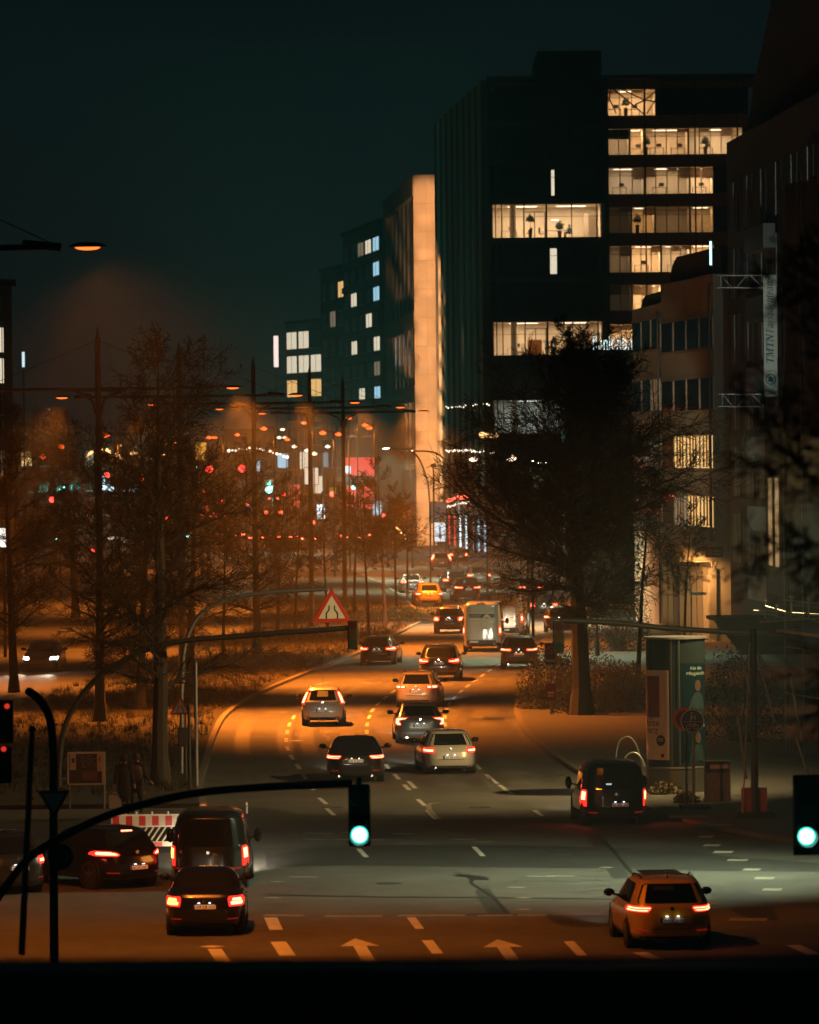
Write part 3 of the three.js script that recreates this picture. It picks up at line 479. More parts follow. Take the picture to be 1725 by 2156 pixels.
car({ shape: 'suv', u: 1034, v: 1300, h: 0, L: 4.5, W: 1.85, H: 1.6, c: [.012, .012, .013], tail: TL.hook, plate: 'HH JT 59', plateY: .52, label: 'black car showing above the white panel van roof', group: CG, name: 'sport_utility_car' });
car({ shape: 'fastback', u: 868, v: 1248, h: 3.5, L: 4.3, W: 1.78, H: 1.42, c: [.46, .50, .52], tail: TL.twin, plate: 'HH CS 118', plateY: .38, label: 'silver hatchback in the far left lane of the bend', group: CG, name: 'hatchback', beam: .7 });
car({ shape: 'suv', u: 929, v: 1201, h: 2.4, L: 4.4, W: 1.87, H: 1.64, c: [.16, .15, .14], tail: TL.boomerang, plate: 'HH VL 43', plateY: .40, label: 'grey sport utility car with slanting red lamps leading the queue', group: CG, name: 'sport_utility_car' });
car({ shape: 'suv', u: 1008, v: 1236, h: 5, L: 4.7, W: 1.88, H: 1.68, c: [.42, .38, .33], tail: TL.block, plate: 'HH GL 740', plateY: .42, label: 'pale sport utility car half hidden by the bare tree', group: CG, name: 'sport_utility_car', rails: 1 });
car({ shape: 'hatch', u: 1146, v: 1300, h: -1, L: 4.4, W: 1.8, H: 1.5, c: [.02, .03, .034], tail: TL.squares, plate: 'HH FW 66', label: 'dark hatchback waiting behind the bare tree by the taxi rank', group: CG, name: 'hatchback' });
car({ shape: 'wagon', u: 1178, v: 1330, h: -2, L: 4.7, W: 1.83, H: 1.5, c: [.016, .018, .018], tail: TL.tri, plate: 'HH TX 808', label: 'dark taxi saloon at the rank behind the hedge', group: CG, name: 'taxi_car', beam: 0, plateLit: 0 });
// panel vans
const van1 = car({ shape: 'box', u: 1017, v: 1371, h: -3.7, L: 5.9, W: 2.02, H: 2.62, c: [.40, .38, .34], tail: TL.sprinter, plate: 'HH HW 3014', plateY: .205, plateX: -.42, label: 'white panel van with dark blue firm banner on its rear doors', name: 'panel_van', cat: 'van', tallMirror: 1, wr: .36, bump: .235, reflector: .15, emblem: 0, gap: .24, fin: 0, plateLit: 0 });
const van2 = car({ shape: 'box', u: 1066, v: 1342, h: -4.5, L: 5.5, W: 2.0, H: 2.55, c: [.46, .41, .33], tail: TL.sprinter, plate: 'PI AS 21', plateY: .18, label: 'cream panel van hidden half behind the bannered van', name: 'panel_van', cat: 'van', tallMirror: 1, wr: .36, emblem: 0, gap: .26, fin: 0, plateLit: 0 });
function vanPrint(v, rows, draw, tw, th, name) {
  const [y0, y1, a, b] = rows, g = new THREE.PlaneGeometry(1, 1, 8, 4), P = g.attributes.position;
  for (let i = 0; i < P.count; i++) { const q = v.S.rear(a + (b - a) * (P.getX(i) + .5), v.y(y0 + (y1 - y0) * (P.getY(i) + .5)), .006); P.setXYZ(i, q.x, q.y, q.z); }
  g.computeVertexNormals(); return part(v.t, name, g, new THREE.MeshStandardMaterial({ map: canvasTex(tw, th, draw), roughness: .5 }));
}
const cream = '#bdb8a8';
vanPrint(van1, [.66, .79, -.68, .70], (x, w, h) => { x.fillStyle = cream; x.fillRect(0, 0, w, h); x.fillStyle = '#173a4c'; x.fillRect(0, 18, w, 84); x.fillStyle = '#9aa9a4'; x.font = 'bold 40px sans-serif'; x.fillText('J. Hahnewald', 14, 62, 230); x.fillRect(14, 76, 210, 10); x.fillStyle = cream; x.strokeStyle = '#4b4334'; x.lineWidth = 7; x.beginPath(); x.moveTo(250, h); x.lineTo(362, 2); x.lineTo(478, h); x.closePath(); x.fill(); x.stroke(); x.fillStyle = '#8c5f33'; x.fillRect(320, 84, 84, 30); }, 512, 128, 'banner');
vanPrint(van1, [.595, .63, -.68, .70], (x, w, h) => { x.fillStyle = cream; x.fillRect(0, 0, w, h); x.fillStyle = '#40392c'; x.font = 'bold 34px sans-serif'; x.fillText('www.bau-hahnewald.de', 4, 30, 500); }, 512, 40, 'lettering');
vanPrint(van2, [.70, .86, -.5, .75], (x, w, h) => { x.fillStyle = '#c6b795'; x.fillRect(0, 0, w, h); x.fillStyle = '#6a4a28'; x.font = 'bold 38px sans-serif'; x.fillText('Handwerker', 30, 44, 200); x.fillText('Reinigung', 30, 96, 190); x.fillRect(30, 112, 200, 5); }, 256, 128, 'lettering');
for (const v of [van1, van2]) {
  part(v.t, 'door_gap', panel(v.S.rear, [[v.y(.25), -.006, .006], [v.y(.94), -.006, .006]], 0.003, 2), M.black);
  part(v.t, 'door_handle', panel(v.S.rear, [[v.y(.475), .08, .30], [v.y(.487), .08, .30]], 0.03, 2), M.plastic);
  part(v.t, 'roof_vent', panel(v.S.rear, [[v.y(.972), -.3, .25], [v.y(.99), -.26, .2]], .05, 3), M.black);
}
// queue in the left-turn lanes
car({ shape: 'soft', u: 434, v: 1966, h: 0.2, L: 4.3, W: 1.76, H: 1.42, c: [.010, .009, .009], tail: TL.squares, plate: 'OH CB 932', plateY: .47, label: 'black soft-top car waiting behind the dark people carrier', name: 'soft_top_car', amber: -1, wiper: 0, bump: .2, belt: .80, beam: .12, emblemY: .56 });
car({ shape: 'van', u: 443, v: 1868, h: -0.8, L: 5.0, W: 1.9, H: 1.9, n: 4.3, c: [.010, .010, .009], tail: TL.vanlow, plate: 'HH BU 77', plateY: .3, label: 'dark people carrier signalling beside the striped barrier', name: 'people_carrier', cat: 'van', amber: -1, tallMirror: 1, belt: .56, beam: 1, wide: 900, plateLit: 0, fin: 0 });
car({ shape: 'suv', u: 250, v: 1868, h: 36, L: 4.4, W: 1.8, H: 1.5, c: [.008, .007, .007], tail: TL.tri, plate: 'HH LX 3107', plateY: .36, label: 'black sport utility car turning in front of the striped barrier', name: 'sport_utility_car', brake3: 1, wr: .36, beam: .8, wide: 1100 });
car({ shape: 'wagon', u: 8, v: 1880, h: 28, L: 4.6, W: 1.82, H: 1.5, c: [.02, .024, .023], tail: TL.block, plate: 'HH DA 21', label: 'dark car cut by the left edge behind dark signal posts', name: 'estate_car', beam: .35 });
// oncoming car on the opposite carriageway
car({ shape: 'hatch', u: 101, v: 1410, h: -3.5, L: 4.3, W: 1.8, H: 1.5, c: [.20, .18, .16], tail: TL.block, plate: 'HH OC 31', label: 'oncoming car with white headlights behind the median trees', name: 'hatchback', oncoming: 1, beam: .5, dim: 1, plateLit: 0 });
car({ shape: 'suv', u: 958, v: 1246, h: 6, L: 4.6, W: 1.85, H: 1.62, c: [.02, .02, .022], tail: TL.block, plate: 'HH WN 5', label: 'dark car tucked just ahead of the black one in the bend', group: CG, name: 'sport_utility_car' });
car({ shape: 'hatch', u: 1118, v: 1262, h: 2, L: 4.3, W: 1.8, H: 1.5, c: [.03, .03, .03], tail: TL.twin, plate: 'HH KR 90', label: 'dark hatchback ahead of the taxi rank under the big tree twigs', group: CG, name: 'hatchback' });
car({ shape: 'hatch', u: 965, v: 1186, h: 6, L: 4.3, W: 1.8, H: 1.5, c: [.1, .1, .1], tail: TL.squares, plate: 'HH PL 4', label: 'far grey hatchback beyond the leading sport utility car', group: CG, name: 'hatchback' });
// ---------- bare winter trees: trunk, limbs, branches and twigs ----------
function growTree(seed, o) {
  const r = rng(seed), trunk = [], limbs = [], leaves = [];
  const seg = (arr, a, b, r0, r1, n) => {
    const d = b.clone().sub(a).normalize(), e = Math.abs(d.y) < 0.9 ? V(0, 1, 0) : V(1, 0, 0), x = e.clone().cross(d).normalize(), y = d.clone().cross(x);
    for (let i = 0; i < n; i++) {
      const t0 = i / n * 6.2832, t1 = (i + 1) / n * 6.2832, P = (p, t, q) => [p.x + (x.x * Math.cos(t) + y.x * Math.sin(t)) * q, p.y + (x.y * Math.cos(t) + y.y * Math.sin(t)) * q, p.z + (x.z * Math.cos(t) + y.z * Math.sin(t)) * q];
      const A = P(a, t0, r0), B = P(a, t1, r0), Cc = P(b, t0, r1), D = P(b, t1, r1); arr.push(...A, ...B, ...Cc, ...B, ...D, ...Cc);
    }
  };
  const turn = (d, ang, az) => { const e = Math.abs(d.y) < 0.9 ? V(0, 1, 0) : V(1, 0, 0), x = e.clone().cross(d).normalize(), y = d.clone().cross(x); return d.clone().multiplyScalar(Math.cos(ang)).addScaledVector(x, Math.sin(ang) * Math.cos(az)).addScaledVector(y, Math.sin(ang) * Math.sin(az)).normalize(); };
  function limb(p, d, len, rad, lv) {
    const n = lv === 0 ? 7 : lv === 1 ? 5 : 2; let q = p.clone(), dir = d.clone(), rr = rad;
    for (let i = 0; i < n; i++) {
      dir.add(V((r() - .5) * o.wob, (r() - .5) * o.wob + (lv === 0 ? o.lift : o.lift * .5) * (i / n - .3), (r() - .5) * o.wob)).normalize();
      const q2 = q.clone().addScaledVector(dir, len / n), r2 = Math.max(o.rmin, rr * 0.80); seg(limbs, q, q2, rr, r2, lv === 0 ? 5 : 3);
      if (lv < o.levels) { const k = lv === 0 ? o.kids[0] : o.kids[1]; for (let j = 0; j < k; j++) if (i > 0 || r() < .4) { limb(q.clone().lerp(q2, r()), turn(dir, .45 + r() * .6, r() * 6.28), len * (lv === 0 ? .42 : .38) * (.6 + r() * .7) * (1 - i / n * .35), Math.max(o.rmin, r2 * .5), lv + 1); } }
      else if (o.leaves && r() < o.leaves) leaves.push(q2.clone());
      q = q2; rr = r2;
    }
  }
  let p = V(0, 0, 0), d = V(0, 1, 0), R = o.R; const n = 14; const base = o.clear ?? .24;
  for (let i = 0; i < n; i++) {
    d.add(V((r() - .5) * .07, .05, (r() - .5) * .07)).normalize(); const p2 = p.clone().addScaledVector(d, o.H / n), R2 = Math.max(o.rmin * 1.6, o.R * Math.pow(1 - (i + 1) / n, .85));
    seg(trunk, p, p2, i === 0 ? R * 1.35 : R, R2, 9);
    const f = (i + .5) / n;
    if (f > base) { const k = Math.round(o.limbs * (f < .85 ? 1 : .7)); for (let j = 0; j < k; j++) { const g = (f - base) / (1 - base), L = o.spread * (o.prof ? o.prof(g) : (1 - g * .72)) * (.75 + r() * .5); limb(p.clone().lerp(p2, r()), turn(V(0, 1, 0), o.ang * (1.15 - g * .55) * (.8 + r() * .4), r() * 6.28), L, Math.max(o.rmin * 2, R2 * .42), 0); } }
    p = p2; R = R2;
  }
  const G = a => { const g = new THREE.BufferGeometry(); g.setAttribute('position', new THREE.Float32BufferAttribute(a, 3)); g.computeVertexNormals(); g.setAttribute('uv', new THREE.Float32BufferAttribute(new Float32Array(a.length / 3 * 2).map((_, i) => a[(i >> 1) * 3 + (i & 1)]), 2)); return g; };
  let leafG = null;
  if (leaves.length) { const a = []; for (const q of leaves) { const s = .035 + r() * .04, x = turn(V(0, 1, 0), r() * 3, r() * 6), y = turn(x, 1.57, r() * 6); const A = q, B = q.clone().addScaledVector(x, s * 1.6).addScaledVector(y, s * .7), Cc = q.clone().addScaledVector(x, s * 2.6), D = q.clone().addScaledVector(x, s * 1.6).addScaledVector(y, -s * .7); for (const w of [A, B, Cc, A, Cc, D]) a.push(w.x, w.y, w.z); } leafG = G(a); }
  return { trunk: G(trunk), limbs: G(limbs), leaves: leafG };
}
const leafM = mat([.10, .04, .014], .8, 0, { side: THREE.DoubleSide });
function tree(g, label, p, turn, s, group, name = 'bare_tree', trunkM = M.bark) {
  const t = thing(name, label, 'tree', p, turn, group); t.scale.setScalar(s);
  part(t, 'trunk', g.trunk, trunkM); part(t, 'crown', g.limbs, M.twig); if (g.leaves) part(t, 'leaves', g.leaves, leafM).userData.kind = 'stuff'; return t;
}
const limeA = growTree(11, { H: 13.2, R: .27, limbs: 4, spread: 3.7, ang: 1.05, levels: 2, kids: [3, 3], wob: .30, lift: .34, rmin: .0065, leaves: .008, clear: .2, prof: g => .75 + .5 * Math.sin(g * 2.6) - g * .75 });
const limeB = growTree(23, { H: 11.5, R: .22, limbs: 4, spread: 3.2, ang: 1.15, levels: 2, kids: [3, 3], wob: .3, lift: .15, rmin: .0065, leaves: .008, clear: .22, prof: g => .7 + .5 * Math.sin(g * 2.6) - g * .7 });
const youngA = growTree(37, { H: 9.4, R: .12, limbs: 3, spread: 2.3, ang: 1.0, levels: 2, kids: [3, 2], wob: .34, lift: .2, rmin: .0075, leaves: .03, clear: .42 });
const youngB = growTree(41, { H: 8.2, R: .10, limbs: 3, spread: 1.9, ang: .9, levels: 2, kids: [2, 3], wob: .34, lift: .2, rmin: .0075, leaves: .03, clear: .45 });
const bigT = growTree(59, { H: 14.6, R: .42, limbs: 8, spread: 5.0, ang: 1.12, levels: 2, kids: [4, 3], wob: .26, lift: .16, rmin: .010, clear: .27, prof: g => (g < .14 ? .8 : 1.12) - .25 * Math.abs(g - .25) - .78 * g * g });
const TG = 'bare trees on the median';
tree(limeA, 'tall bare lime tree with spreading twigs beside the construction barrier', ground(338, 1652, .13), 0.4, 1.05, TG);
tree(limeB, 'bare tree at the edge of the opposite carriageway beside the oncoming car', ground(30, 1458, .1), 2.2, .98, TG);
tree(limeA, 'bare tree with a straight dark trunk behind the display board', ground(211, 1519, .13), 1.7, .86, TG);
tree(limeB, 'slim bare tree between the straight dark trunk and the tall lime', ground(295, 1492, .13), 3.9, .95, TG);
tree(limeB, 'bare tree behind the narrow-road sign pole', ground(400, 1455, .13), 5.1, .92, TG);
tree(limeA, 'thick-trunked bare tree at the third lamp mast', ground(543, 1388, .13), 2.9, .82, TG);
tree(limeB, 'bare tree on the far bank of the opposite carriageway', ground(160, 1300, .1), .9, 1.15, 'bare trees beyond the opposite carriageway');
tree(limeA, 'broad bare tree furthest along the opposite carriageway', ground(300, 1262, .1), 4.4, 1.0, 'bare trees beyond the opposite carriageway');
tree(limeB, 'bare tree before the far red tail lights', ground(430, 1248, .1), 1.4, 1.0, 'bare trees beyond the opposite carriageway');
tree(limeB, 'bare tree at the far end of the opposite footway', ground(20, 1272, .1), 3.4, 1.2, 'bare trees beyond the opposite carriageway');
for (const [u, v, g, s, a, l] of [[810, 1312, youngA, 1.06, .3, 'bushy bare tree at the tip of the median with a few brown leaves'], [835, 1296, youngB, 1.0, 2, 'slender young tree on the median tip next to the bend'], [777, 1340, youngB, 1.05, 4, 'slender young tree leaning by the median kerb'], [746, 1302, youngA, .95, 1, 'young tree just left of the bushy one on the median'], [690, 1330, youngB, .95, 2.5, 'young tree beside the fifth lamp mast'], [622, 1352, youngA, .85, 3.3, 'young tree beside the fourth lamp mast'], [470, 1402, youngB, 1.0, 5.5, 'young tree near the arching sign pole'], [585, 1330, youngB, 1.1, .7, 'young tree behind the dark hanging signal'], [858, 1262, youngB, .9, 5, 'small young tree at the far tip of the median']]) tree(g, l, ground(u, v, .13), a, s, 'young trees on the median');
tree(bigT, 'large dense bare tree towering over the hedge on the right pavement', ground(1225, 1505, .12), 1.1, 1, null, 'bare_tree', M.twig);
tree(youngA, 'bare tree standing close behind the large dense tree', ground(1345, 1452, .12), 3.1, 1.0, null, 'bare_tree');
tree(youngB, 'thin bare sapling in front of the orange shop front', ground(1440, 1410, .12), .8, .95, null, 'bare_tree');
// blurred boughs of a near tree reaching in from the right
{
  const g = growTree(71, { H: 7.5, R: .10, limbs: 4, spread: 1.6, ang: 1.2, levels: 2, kids: [3, 2], wob: .4, lift: .05, rmin: .006, clear: .45 });
  const p = at(1850, 1300, 42); tree(g, 'dark out-of-focus tree close to the viewpoint at the right', V(p.x + .1, 5.6, -42), .5, 1, null, 'bare_tree');
}
// ---------- hedge and low shrubs ----------
function bush(seed, w, h, d, n, s) {
  const r = rng(seed), a = [], k = []; for (let i = 0; i < n; i++) {
    const th = r() * 6.283, ph = Math.acos(1 - r() * 1.0), q = .55 + .45 * Math.cbrt(r()) + .12 * Math.sin(th * 5 + seed) * Math.sin(ph * 4);
    const p = V(Math.cos(th) * Math.sin(ph) * w * q, Math.cos(ph) * h * q, Math.sin(th) * Math.sin(ph) * d * q), x = V(r() - .5, r() - .5, r() - .5).normalize(), y = V(r() - .5, r() - .5, r() - .5).cross(x).normalize(), z = s * (.6 + r() * .8);
    const P = (u, v) => p.clone().addScaledVector(x, u * z).addScaledVector(y, v * z); for (const [u, v] of [[0, 0], [.5, .3], [1, 0], [0, 0], [1, 0], [.5, -.3]]) { const t = P(u, v); a.push(t.x, Math.max(0.01, t.y), t.z); }
    if (i % 40 === 0) k.push(bar(V(0, 0, 0).setX(p.x * .2).setZ(p.z * .2), p, .012, 3, .005));
  }
  const g = new THREE.BufferGeometry(); g.setAttribute('position', new THREE.Float32BufferAttribute(a, 3)); g.computeVertexNormals(); return { leaf: g, stem: merge(k) };
}
const hedgeLeaf = mat([.013, .016, .009], .7, 0, { side: THREE.DoubleSide }), dryLeaf = mat([.12, .09, .04], .8, 0, { side: THREE.DoubleSide });
function shrub(seed, p, w, h, d, n, label, m = hedgeLeaf, s = .09) { const b = bush(seed, w, h, d, n, s); const t = thing('shrub', label, 'shrub', p, seed); part(t, 'foliage', b.leaf, m); part(t, 'stems', b.stem, M.twig); return t; }
shrub(1, ground(1165, 1492, .12), 1.15, 2.6, 1.6, 6000, 'dark rounded shrub at the kerb under the taxi sign');
shrub(2, ground(1250, 1500, .12), 1.5, 2.3, 1.8, 6000, 'broad dark shrub round the foot of the large tree');
shrub(3, ground(1320, 1495, .12), 1.2, 1.9, 1.6, 4500, 'lower dark shrub right of the large tree trunk');
shrub(4, ground(1300, 1370, .12), 1.6, 4.6, 1.8, 6000, 'tall dark evergreen behind the large bare tree', hedgeLeaf, .12);
shrub(5, V(-.2, .13, -352), .75, .9, 4.5, 4200, 'dry bushes at the median tip beside the bend', dryLeaf, .10);
shrub(6, ground(1560, 1560, .12), 1.6, 3.4, 1.8, 5000, 'dark tangled shrub under the scaffold');
shrub(7, ground(1400, 1672, .12), .55, .35, .4, 900, 'tufts of grass growing round the advertising column foot', dryLeaf, .1);
shrub(8, ground(1445, 1690, .12), .5, .3, .35, 700, 'dry weeds beside the sign post base', dryLeaf, .1);
{ // fallen leaves and grass on the median
  const g = new THREE.BufferGeometry(); g.setAttribute('position', new THREE.Float32BufferAttribute([0, 0, 0, .07, .015, .05, .12, .03, 0, 0, 0, 0, .12, .03, 0, .07, .01, -.05], 3)); g.computeVertexNormals();
  const n = 5000, im = new THREE.InstancedMesh(g, mat([.045, .022, .010], .8, 0, { side: THREE.DoubleSide }), n), r = rng(5), m = new THREE.Matrix4();
  for (let i = 0; i < n; i++) { const z = -172 - r() * 190, R = medR.reduce((b, p) => Math.abs(p[1] - z) < Math.abs(b[1] - z) ? p : b)[0] - .4, L = Math.max(-22, -10.6 - Math.max(0, -z - 172 < 60 ? 10 : 0)); m.makeRotationFromEuler(new THREE.Euler(r() * .6, r() * 6.28, r() * .6)); m.setPosition(R + (L - R) * r(), .15, z); im.setMatrixAt(i, m); }
  im.name = 'fallen_leaves'; im.userData = { kind: 'stuff', label: 'brown fallen leaves scattered over the median', category: 'leaves' }; shadows(im); scene.add(im);
  const tuft = []; const gr = rng(9); for (let i = 0; i < 9; i++) { const a = gr() * 6.28, l = .12 + gr() * .2, x = (gr() - .5) * .3, z = (gr() - .5) * .3; tuft.push(x - .012, 0, z, x + .012, 0, z, x + Math.cos(a) * .1, l, z + Math.sin(a) * .1); }
  const tg = new THREE.BufferGeometry(); tg.setAttribute('position', new THREE.Float32BufferAttribute(tuft, 3)); tg.computeVertexNormals();
  const im2 = new THREE.InstancedMesh(tg, mat([.010, .011, .005], .8, 0, { side: THREE.DoubleSide }), 3600);
  for (let i = 0; i < 3600; i++) { const z = -176 - r() * 215, R = medR.reduce((b, p) => Math.abs(p[1] - z) < Math.abs(b[1] - z) ? p : b)[0] - .4; m.makeRotationY(r() * 6.28); m.setPosition(R - r() * 9, .13, z); im2.setMatrixAt(i, m); }
  im2.name = 'grass'; im2.userData = { kind: 'stuff', label: 'short worn grass on the median', category: 'grass' }; shadows(im2); scene.add(im2);
}
// ---------- buildings ----------
const B = {
  metal: mat([.026, .030, .030], .35, .4), fin: mat([.34, .35, .31], .4, .1), glass: mat([.010, .013, .015], .07, 0), pane: new THREE.MeshPhysicalMaterial({ color: 0xffffff, transmission: 1, thickness: 0, roughness: .0, ior: 1.45 }),
  brick: mottled([.30, .095, .06], .25, [[30, 1], [120, 1]], 41, 3, .85), brownBrick: mottled([.12, .075, .055], .25, [[30, 1], [120, 1]], 43, 3, .85),
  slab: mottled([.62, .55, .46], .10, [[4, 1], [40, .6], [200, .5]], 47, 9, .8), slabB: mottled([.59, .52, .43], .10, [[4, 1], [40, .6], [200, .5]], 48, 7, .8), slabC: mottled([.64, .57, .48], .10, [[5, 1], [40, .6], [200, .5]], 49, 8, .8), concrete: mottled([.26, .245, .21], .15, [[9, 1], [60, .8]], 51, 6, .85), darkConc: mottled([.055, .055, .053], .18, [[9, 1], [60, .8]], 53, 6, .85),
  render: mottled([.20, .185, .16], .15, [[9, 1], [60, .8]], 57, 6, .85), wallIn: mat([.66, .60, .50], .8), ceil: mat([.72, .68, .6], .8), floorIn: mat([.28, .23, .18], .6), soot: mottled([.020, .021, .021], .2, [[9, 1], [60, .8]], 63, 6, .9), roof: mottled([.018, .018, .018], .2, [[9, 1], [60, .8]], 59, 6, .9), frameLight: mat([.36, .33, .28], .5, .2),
  blindA: mat([.6, .5, .38], .9, 0, { transmission: .55, thickness: 0 }), blindB: mat([.2, .16, .13], .9), panel: glow([1, .80, .55], 4), cool: glow([.8, .95, 1], 2.2), warmWin: glow([1, .58, .20], 1.15), whiteWin: glow([1, .86, .62], 1.0), blueWin: glow([.45, .80, 1], 1.0), dimWin: glow([1, .75, .5], .22), redWin: glow([1, .06, .05], 1.0),
};
function frame(p0, p1) { return { pos: V(p0[0], 0, p0[1]), turn: Math.atan2(-(p1[1] - p0[1]), p1[0] - p0[0]), len: Math.hypot(p1[0] - p0[0], p1[1] - p0[1]) }; }
const uvm = g => { const P = g.attributes.position, N = g.attributes.normal, U = g.attributes.uv; for (let i = 0; i < P.count; i++) { const a = Math.abs(N.getX(i)), b = Math.abs(N.getY(i)); U.setXY(i, a > .5 ? P.getZ(i) : P.getX(i), b > .5 ? P.getZ(i) : P.getY(i)); } return g; };
const wbox = (w, h, d, x, y, z) => uvm(box(w, h, d, x, y, z));
const span = (x0, x1, y0, y1, z0, z1) => wbox(x1 - x0, y1 - y0, z1 - z0, (x0 + x1) / 2, (y0 + y1) / 2, (z0 + z1) / 2);

// --- glass office tower on the right ---
{
  const k = 550 / FOCAL, X = u => (u - 1035) * k, Y = (v, u = 1160) => EYE + (950 - .0105 * (u - 862) - v) * k;
  const T = thing('office_tower', 'dark glass office tower with lit floors and red spandrel bands', 'building', V((1035 - 862.5) * k, 0, -550));
  const step = 82.4 * k, top0 = Y(430), W = X(1280);
  const cols = [1050, 1063, 1110, 1157, 1210, 1263, 1280].map(X);
  part(T, 'roof', span(-.1, X(1600), Y(168), Y(160), -40, .1), B.metal);
  part(T, 'roof_plant', span(X(1145), X(1282), Y(160), Y(96), -30, -8), B.darkConc);
  for (let f = -8; f <= 3; f++) {
    const y1 = top0 + f * step, y0 = y1 - 70 * k, lit = f === 0 ? 1 : f === -3 ? 2 : f === -5 ? 3 : 0;
    part(T, 'floor_slab', span(0, W, y1 + .02, y1 + step - 70 * k - .02, -12, .25), B.metal);
    if (lit) {
      part(T, 'room_floor', span(.3, W - .2, y0 - .02, y0 + .02, -8, -.15), B.floorIn); part(T, 'room_ceiling', span(.3, W - .2, y1 - .03, y1 + .01, -8, -.15), B.ceil);
      part(T, 'room_wall', span(.3, W - .2, y0 + .02, y1 - .03, -7.5, -7.3), B.wallIn); for (const x of [.35, W - .35]) part(T, 'room_wall', span(x - .08, x + .08, y0 + .02, y1 - .03, -7.3, -.2), B.wallIn);
      const col = lit === 3 ? [.75, .95, 1] : [1, .66, .36], q = lit === 3 ? 4 : lit === 2 ? 11 : 14;
      for (const x of [W * .3, W * .72]) { area(T.position.clone().add(V(x, y1 - .12, -3.6)), T.position.clone().add(V(x, y1 - 3, -3.6)), 3.2, 3.6, col, q); part(T, 'ceiling_light', span(x - 1.4, x + 1.4, y1 - .09, y1 - .05, -4.3, -3.5), lit === 3 ? B.cool : B.panel); }
      part(T, 'column', cyl(.32, .32, y1 - y0 - .05, X(1087), (y0 + y1) / 2, -1.6, 14), B.wallIn);
      if (lit !== 3) { part(T, 'door_frame', merge([span(X(1110), X(1112), y0 + .02, y1 - .6, -4.1, -4), span(X(1133), X(1135), y0 + .02, y1 - .6, -4.1, -4), span(X(1155), X(1157), y0 + .02, y1 - .6, -4.1, -4), span(X(1110), X(1157), y1 - .62, y1 - .54, -4.1, -4)]), B.metal); part(T, 'cupboard', span(X(1240), X(1249), y0 + .02, y1 - .75, -6.5, -5.6), mat([.42, .37, .3], .7)); }
    }
    for (let i = 0; i < cols.length - 1; i++) { part(T, 'window_pane', span(cols[i] + .05, cols[i + 1] - .05, y0, y1, -.02, .02), lit ? B.pane : B.glass); }
    for (const c of cols) part(T, 'mullion', span(c - (c === cols[3] ? .09 : .05), c + (c === cols[3] ? .09 : .05), y0, y1, -.06, .14), B.metal);
    part(T, 'transom', span(0, W, y0 + (y1 - y0) * .62, y0 + (y1 - y0) * .62 + .04, .05, .10), B.metal);
    if (!lit) part(T, 'floor_void', span(.3, W - .3, y0, y1, -6, -5.8), B.darkConc);
    if (f === 1 || f === -1) { const x = X(f === 1 ? 1168 : 1164); part(T, 'lit_window', span(x, x + (f === 1 ? .3 : .65), y0 + .25, y1 - .5, .025, .05), B.whiteWin); }
  }
  part(T, 'corner_post', span(X(1279), X(1289), 0, Y(165), -.3, .5), B.metal); part(T, 'corner_post', span(-.12, .12, 0, Y(165), -.3, .3), B.metal);
  part(T, 'core_wall', span(.2, X(1600), 0, Y(168), -14, -12.2), B.darkConc);
  // recessed wing: red-brown spandrels and ribbon windows
  const wing = [[185, 240, [[1289, 1392, 4.2, 0]]], [268, 323, [[1289, 1336, 1.6, 0], [1336, 1366, 5, 0], [1366, 1460, 2.8, 0], [1460, 1575, 3.4, 0]]], [350, 406, [[1289, 1366, 1.5, 0], [1366, 1462, 2.0, 0], [1462, 1512, 4.6, 0]]], [433, 488, [[1289, 1338, .12, 0], [1338, 1388, 1.8, 1], [1388, 1462, .5, 0], [1462, 1512, 1.2, 1]]], [515, 571, [[1289, 1336, .6, 0], [1336, 1400, 4.6, 0], [1400, 1462, 3, 0], [1462, 1512, 5.5, 0]]], [598, 652, [[1289, 1338, .1, 0], [1338, 1400, 5, 0], [1400, 1512, 0, 0]]], [681, 736, [[1289, 1340, 3.4, 0], [1340, 1512, 0, 0]]]];
  const z0 = -2.2;
  wing.forEach(([va, vb, cells], i) => {
    const y1 = Y(va, 1400), y0 = Y(vb, 1400), end = X(1600);
    part(T, 'spandrel', span(X(1289), end, y0 - step + (y1 - y0) + .02, y0 - .02, z0 - .5, z0 + .08), B.brick);
    part(T, 'sill', span(X(1289), end, y0 - .06, y0, z0 - .1, z0 + .2), B.frameLight);
    for (const [ua, ub, q, warm] of cells) {
      const a = X(ua), b = X(ub); if (q <= 0) { part(T, 'window_pane', span(a + .05, b - .05, y0, y1, z0 - .02, z0 + .02), B.glass); continue; }
      part(T, 'room_floor', span(a, b, y0 - .02, y0 + .01, z0 - 5.2, z0 - .1), B.floorIn); part(T, 'room_ceiling', span(a, b, y1 - .02, y1 + .02, z0 - 5.2, z0 - .1), B.ceil);
      part(T, 'room_wall', span(a, b, y0 + .01, y1 - .02, z0 - 5.2, z0 - 5.05), B.wallIn); part(T, 'room_wall', span(b - .1, b, y0 + .01, y1 - .02, z0 - 5.05, z0 - .2), B.wallIn); part(T, 'room_wall', span(a, a + .1, y0 + .01, y1 - .02, z0 - 5.05, z0 - .2), B.wallIn);
      const c = (a + b) / 2, w = Math.min(2.6, (b - a) * .7); area(T.position.clone().add(V(c, y1 - .1, z0 - 2.4)), T.position.clone().add(V(c, y1 - 3, z0 - 2.4)), w, 2.6, warm ? [1, .5, .16] : [[1, .64, .34], [1, .70, .44], [1, .58, .27]][(i + ua) % 3], q * 3.6);
      if (q > 1) part(T, 'ceiling_light', span(c - w * .45, c + w * .45, y1 - .08, y1 - .045, z0 - 2.9, z0 - 2.5), B.panel);
